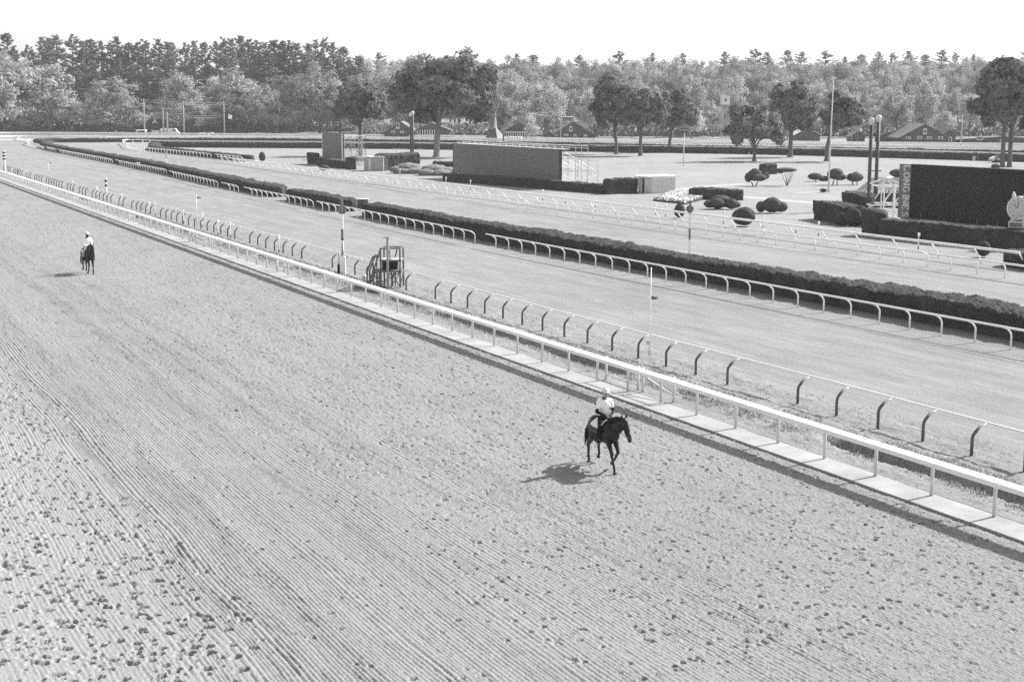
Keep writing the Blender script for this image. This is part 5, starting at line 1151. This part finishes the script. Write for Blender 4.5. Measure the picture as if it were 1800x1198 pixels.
    mb = MB(); capsules(mb, [((0, -.26, 1.56), .10, (0, -.05, 1.53), .11, 1.3), ((0, -.05, 1.53), .11, (0, .14, 1.58), .08, 1.1), ((-.22, .02, 1.40), .05, (-.30, .06, 1.12), .04, .4), ((.22, .02, 1.40), .05, (.30, .06, 1.12), .04, .4)]); fuse('saddle', mb, M_LEATHER, .016, 3, t)
    mb = MB()
    for s_ in (-1, 1): mb.tube([(s_ * .31, .02, 1.1), (s_ * .335, .05, .86)], .012, 5)
    mb.tube([(.30 * math.sin(a_), .12, 1.18 + .375 * -math.cos(a_)) for a_ in np.linspace(-1.6, 1.6, 13)], .02, 5); mb.build('girth_and_leathers', M_LEATHER, t)
    for s_ in (-1, 1):
        mb = MB(); mb.tube([(s_ * .335 + .065 * math.cos(a_), .06, .80 + .075 * math.sin(a_)) for a_ in np.linspace(0, 6.283, 15)], .010, 5); mb.build('stirrup', M_CHROME, t)
    if yoke:
        for s_ in (-1, 1):
            mb = MB(); mb.tube([(s_ * .07, .30, 1.60), (s_ * .20, .27, 1.52), (s_ * .285, .20, 1.34), (s_ * .30, .14, 1.22)], .024, 6); mb.build('yoke_strap', M_STRAP, t)
    mb = MB(); c_ = poll.lerp(muz, .68); rr_ = .088
    mb.tube([(c_.x + rr_ * .95 * math.cos(a_), c_.y + rr_ * math.sin(a_), c_.z + .02 * math.sin(a_)) for a_ in np.linspace(0, 6.283, 17)], .012, 5)
    for s_ in (-1, 1): mb.tube([poll + Vector((s_ * .05, -.02, .09)), poll + Vector((s_ * .10, .02, -.05)), c_ + Vector((s_ * .088, -.01, 0)), muz + Vector((s_ * .072, -.02, .06))], .011, 5)
    mb.tube([poll + Vector((-.09, .06, -.0)), poll + Vector((0, .13, -.01)), poll + Vector((.09, .06, -.0))], .011, 5); mb.build('bridle', M_LEATHER, t)
    for s_ in (-1, 1):
        mb = MB(); q = muz + Vector((s_ * .078, -.03, .07)); mb.tube([(q.x, q.y + .035 * math.cos(a_), q.z + .035 * math.sin(a_)) for a_ in np.linspace(0, 6.283, 11)], .009, 5); mb.build('bit_ring', M_CHROME, t)
        mb = MB(); mb.tube([tuple(q), (s_ * .13 + hx * .4, .60, 1.36), (s_ * .07, .30, 1.66)], .010, 5); mb.build('rein', M_STRAP if not yoke else M_LEATHER, t)
    return t
def rider(label, loc, rz, sc, skin, shirt, longsleeve, pants, turn=0.0, mask=False, sleeve=None):
    t = thing('person', label, 'person', loc, rz); t.scale = (sc, sc, sc)
    hip, chest, neck, head = Vector((0, -.10, 1.66)), Vector((0, -.05, 2.02)), Vector((0, -.03, 2.22)), Vector((0, .02, 2.375))
    def limbs(g):                              # g: extra radius for clothing
        A = {}
        for s_ in (-1, 1):
            sh = Vector((s_ * .205, -.05, 2.12)); el = Vector((s_ * .295, .0, 1.80)); wr = Vector((s_ * .085, .24, 1.70)); hp = Vector((s_ * .10, -.08, 1.62)); kn = Vector((s_ * .325, .26, 1.28)); an = Vector((s_ * .335, .02, .92)); toe = Vector((s_ * .345, .19, .87))
            A[s_] = dict(sh=sh, el=el, wr=wr, hp=hp, kn=kn, an=an, toe=toe,
                up=(tuple(sh), .058 + g, tuple(el), .044 + g), fo=(tuple(el), .043 + g, tuple(wr), .029 + g), th=(tuple(hp), .092 + g, tuple(kn), .060 + g), ca=(tuple(kn), .058 + g, tuple(an), .040 + g), ft=(tuple(an), .042 + g, tuple(toe), .034 + g))
        return A
    torso = lambda g: [((-.07, -.10, 1.64), .115 + g, (.07, -.10, 1.64), .115 + g), ((0, -.10, 1.68), .125 + g, (0, -.06, 1.86), .12 + g, 1.15), ((-.10, -.05, 1.98), .115 + g, (.10, -.05, 1.98), .115 + g), ((-.15, -.05, 2.10), .085 + g, (.15, -.05, 2.10), .085 + g), ((0, -.06, 1.86), .12 + g, (0, -.05, 2.06), .12 + g, 1.2)]
    A = limbs(0.0); mb = MB()
    capsules(mb, torso(-.012) + [((0, -.04, 2.14), .06, (0, 0, 2.30), .052)])
    for s_ in (-1, 1):
        a_ = A[s_]; capsules(mb, [a_['up'], a_['fo'], a_['th'], a_['ca'], a_['ft']])
        w = a_['wr']; palm = w + Vector((-s_ * .018, .055, -.008)); capsules(mb, [(tuple(w), .028, tuple(palm), .036, .7)], 10)
        for k in range(4):                     # four fingers curling down round the rein
            k0 = palm + Vector((s_ * (.012 - .006 * k), .030 - .006 * k, .030 - .021 * k)); L = (.036, .042, .040, .031)[k]
            k1 = k0 + Vector((-s_ * .006, L, -.006)); k2 = k1 + Vector((-s_ * .026, .004, -.012)); k3 = k2 + Vector((-s_ * .010, -.024, -.004))
            capsules(mb, [(tuple(k0), .0100, tuple(k1), .0095), (tuple(k1), .0092, tuple(k2), .0088), (tuple(k2), .0085, tuple(k3), .0078)], 8)
        t0 = w + Vector((-s_ * .02, .03, .022)); t1 = t0 + Vector((-s_ * .020, .028, .020)); t2 = t1 + Vector((-s_ * .002, .026, .002)); capsules(mb, [(tuple(t0), .013, tuple(t1), .011), (tuple(t1), .0105, tuple(t2), .009)], 8)
    ct, st_ = math.cos(turn), math.sin(turn)
    hd = lambda x, y, z: (head.x + x * ct - y * st_, head.y + x * st_ + y * ct, head.z + z)
    capsules(mb, [(hd(0, -.01, .03), .098, hd(0, .01, .0), .092, .86), (hd(0, .03, -.05), .068, hd(0, .045, -.085), .05, .9), (hd(0, .085, .03), .014, hd(0, .108, -.012), .019), (hd(-.03, .078, -.045), .010, hd(.03, .078, -.045), .010), (hd(-.025, .078, -.058), .011, hd(.025, .078, -.058), .011),
                  (hd(-.035, .075, .045), .016, hd(.035, .075, .045), .016), (hd(-.084, -.01, .01), .014, hd(-.086, -.012, -.025), .011), (hd(.084, -.01, .01), .014, hd(.086, -.012, -.025), .011), (hd(-.02, .07, -.095), .018, hd(.02, .07, -.095), .018)])
    fuse('body', mb, skin, 0.0075, 2, t)
    for s_ in (-1, 1): mb = MB(); e = hd(s_ * .032, .083, .014); mb.ball(e, .013, 10, 8); mb.build('eye', M_BLACK, t, True)
    B = limbs(.016); mb = MB(); capsules(mb, torso(.012))
    for s_ in (-1, 1):
        a_ = B[s_]; e_ = a_['sh'].lerp(a_['el'], 1.0 if longsleeve else .62); capsules(mb, [(tuple(a_['sh']), .076, tuple(e_), .066)])
        if longsleeve: capsules(mb, [(tuple(a_['el']), .064, tuple(a_['el'].lerp(a_['wr'], .95)), .044)])
    capsules(mb, [((-.09, -.09, 1.70), .115, (.09, -.09, 1.70), .115)]); fuse('shirt', mb, shirt, .011, 3, t)
    if not longsleeve:
        for s_ in (-1, 1): mb = MB(); a_ = limbs(.008)[s_]; capsules(mb, [(tuple(a_['sh'].lerp(a_['el'], .5)), .060, tuple(a_['el']), .058), (tuple(a_['el']), .057, tuple(a_['el'].lerp(a_['wr'], .95)), .038)]); fuse('sleeve', mb, sleeve or M_CLOTHB, .009, 2, t)
    mb = MB(); capsules(mb, [((-.08, -.10, 1.615), .128, (.08, -.10, 1.615), .128)])
    for s_ in (-1, 1): a_ = limbs(.018)[s_]; capsules(mb, [a_['th'], (tuple(a_['kn']), .078, tuple(a_['kn'].lerp(a_['an'], .55)), .066)])
    fuse('breeches', mb, pants, .012, 3, t)
    for s_ in (-1, 1):
        mb = MB(); a_ = limbs(.012)[s_]; capsules(mb, [(tuple(a_['kn'].lerp(a_['an'], .35)), .068, tuple(a_['an']), .054), (tuple(a_['an'] + Vector((0, -.03, -.02))), .05, tuple(a_['toe']), .044)]); fuse('boot', mb, M_LEATHER, .011, 2, t)
    mb = MB(); capsules(mb, [((0, -.055, 2.17), .085, (0, -.03, 2.245), .066)]); 
    if mask: capsules(mb, [(hd(0, .03, -.06), .085, hd(0, .05, -.02), .088, .95)])
    fuse('neck_scarf', mb, M_CLOTHB, .010, 2, t)
    mb = MB(); capsules(mb, [(hd(0, -.015, .065), .128, hd(0, .0, .07), .124, .9)])
    o = fuse('helmet', mb, M_HELM, .011, 2, t); me = o.data; b2 = bmesh.new(); b2.from_mesh(me)
    cut = Vector(hd(0, 0, .045)); bmesh.ops.bisect_plane(b2, geom=b2.verts[:] + b2.edges[:] + b2.faces[:], plane_co=cut, plane_no=Vector((0.28 * st_, -0.28 * ct, -1)), clear_outer=True)
    es = [e for e in b2.edges if e.is_boundary]; bmesh.ops.holes_fill(b2, edges=es); b2.to_mesh(me); b2.free()
    mb = MB(); capsules(mb, [(hd(-.05, .105, .052), .016, hd(0, .135, .045), .016), (hd(0, .135, .045), .016, hd(.05, .105, .052), .016)]); mb.build('helmet_peak', M_HELM, t, True)
    mb = MB(); mb.tube([hd(.118 * math.sin(a_) * .95, .122 * math.cos(a_) - .005, .075 - .02 * math.cos(a_)) for a_ in np.linspace(0, 6.283, 25)], .008, 5); mb.build('helmet_band', M_GREYP, t)
    mb = MB(); mb.ball(hd(0, -.01, .205), .030, 10, 8); mb.build('helmet_button', M_HELM, t, True)
    mb = MB(); capsules(mb, [(hd(-.032, .088, .014), .026, hd(-.034, .088, .012), .026), (hd(.032, .088, .014), .026, hd(.034, .088, .012), .026), (hd(-.08, .03, .018), .009, hd(-.04, .09, .016), .009), (hd(.08, .03, .018), .009, hd(.04, .09, .016), .009)]); mb.build('goggles', M_BLACK, t, True)
    return t
L1 = {'rf': (.13, ((.44, .96), (.70, .55), (.86, .18), (.90, .0))), 'lf': (-.13, ((.42, .96), (.62, .60), (.40, .30), (.30, .15))), 'rh': (.13, ((-.52, .90), (-.86, .56), (-.84, .18), (-.80, .0))), 'lh': (-.13, ((-.38, .88), (-.66, .60), (-.60, .30), (-.64, .16)))}
P1 = (21.36, 36.52, -0.04)
horse('dark bay horse with a white saddle cloth walking along the dirt, near the rail', P1, math.pi - 0.03, L1, (-.25, 1.14, 1.10), 0.96, 0.06)
rider('person in a white helmet and white short-sleeved shirt over black, riding the near horse', P1, math.pi - 0.03, 0.96, M_SKIN, M_CLOTHW, False, M_CLOTHB, 0.0)
L2 = {'rf': (.12, ((.42, .96), (.56, .54), (.44, .20), (.30, .06))), 'lf': (-.13, ((.44, .96), (.52, .54), (.56, .18), (.58, .0))), 'rh': (.16, ((-.40, .88), (-.60, .58), (-.56, .32), (-.62, .20))), 'lh': (-.08, ((-.45, .90), (-.78, .56), (-.72, .26), (-.78, .12)))}
g2 = G(158, 480.5); P2 = (g2[0], g2[1] + 0.4, -0.04)
horse('dark horse trotting head on in the distance with pale rein straps', P2, math.pi + 0.10, L2, (-.05, 1.05, 1.20), 1.07, 0.1)
rider('person in a white helmet and white long-sleeved top riding the distant horse', P2, math.pi + 0.10, 1.07, M_SKIND, M_CLOTHW, True, M_PANTS, 0.25, True)

# ------------------------------------------------------------------ the air
hz = MB(); hz.box((250, 250, 36.4), (2940, 2940, 78.4)); m = bpy.data.materials.new('summer_haze'); m.use_nodes = True; t = m.node_tree
t.nodes.remove(t.nodes['Principled BSDF']); pv = t.nodes.new('ShaderNodeVolumePrincipled'); grey(t, pv.inputs['Color'], 0.95); pv.inputs['Density'].default_value = 0.00016; pv.inputs['Anisotropy'].default_value = 0.1
t.links.new(pv.outputs[0], t.nodes['Material Output'].inputs['Volume'])
tag(hz.build('haze', m), kind='stuff')
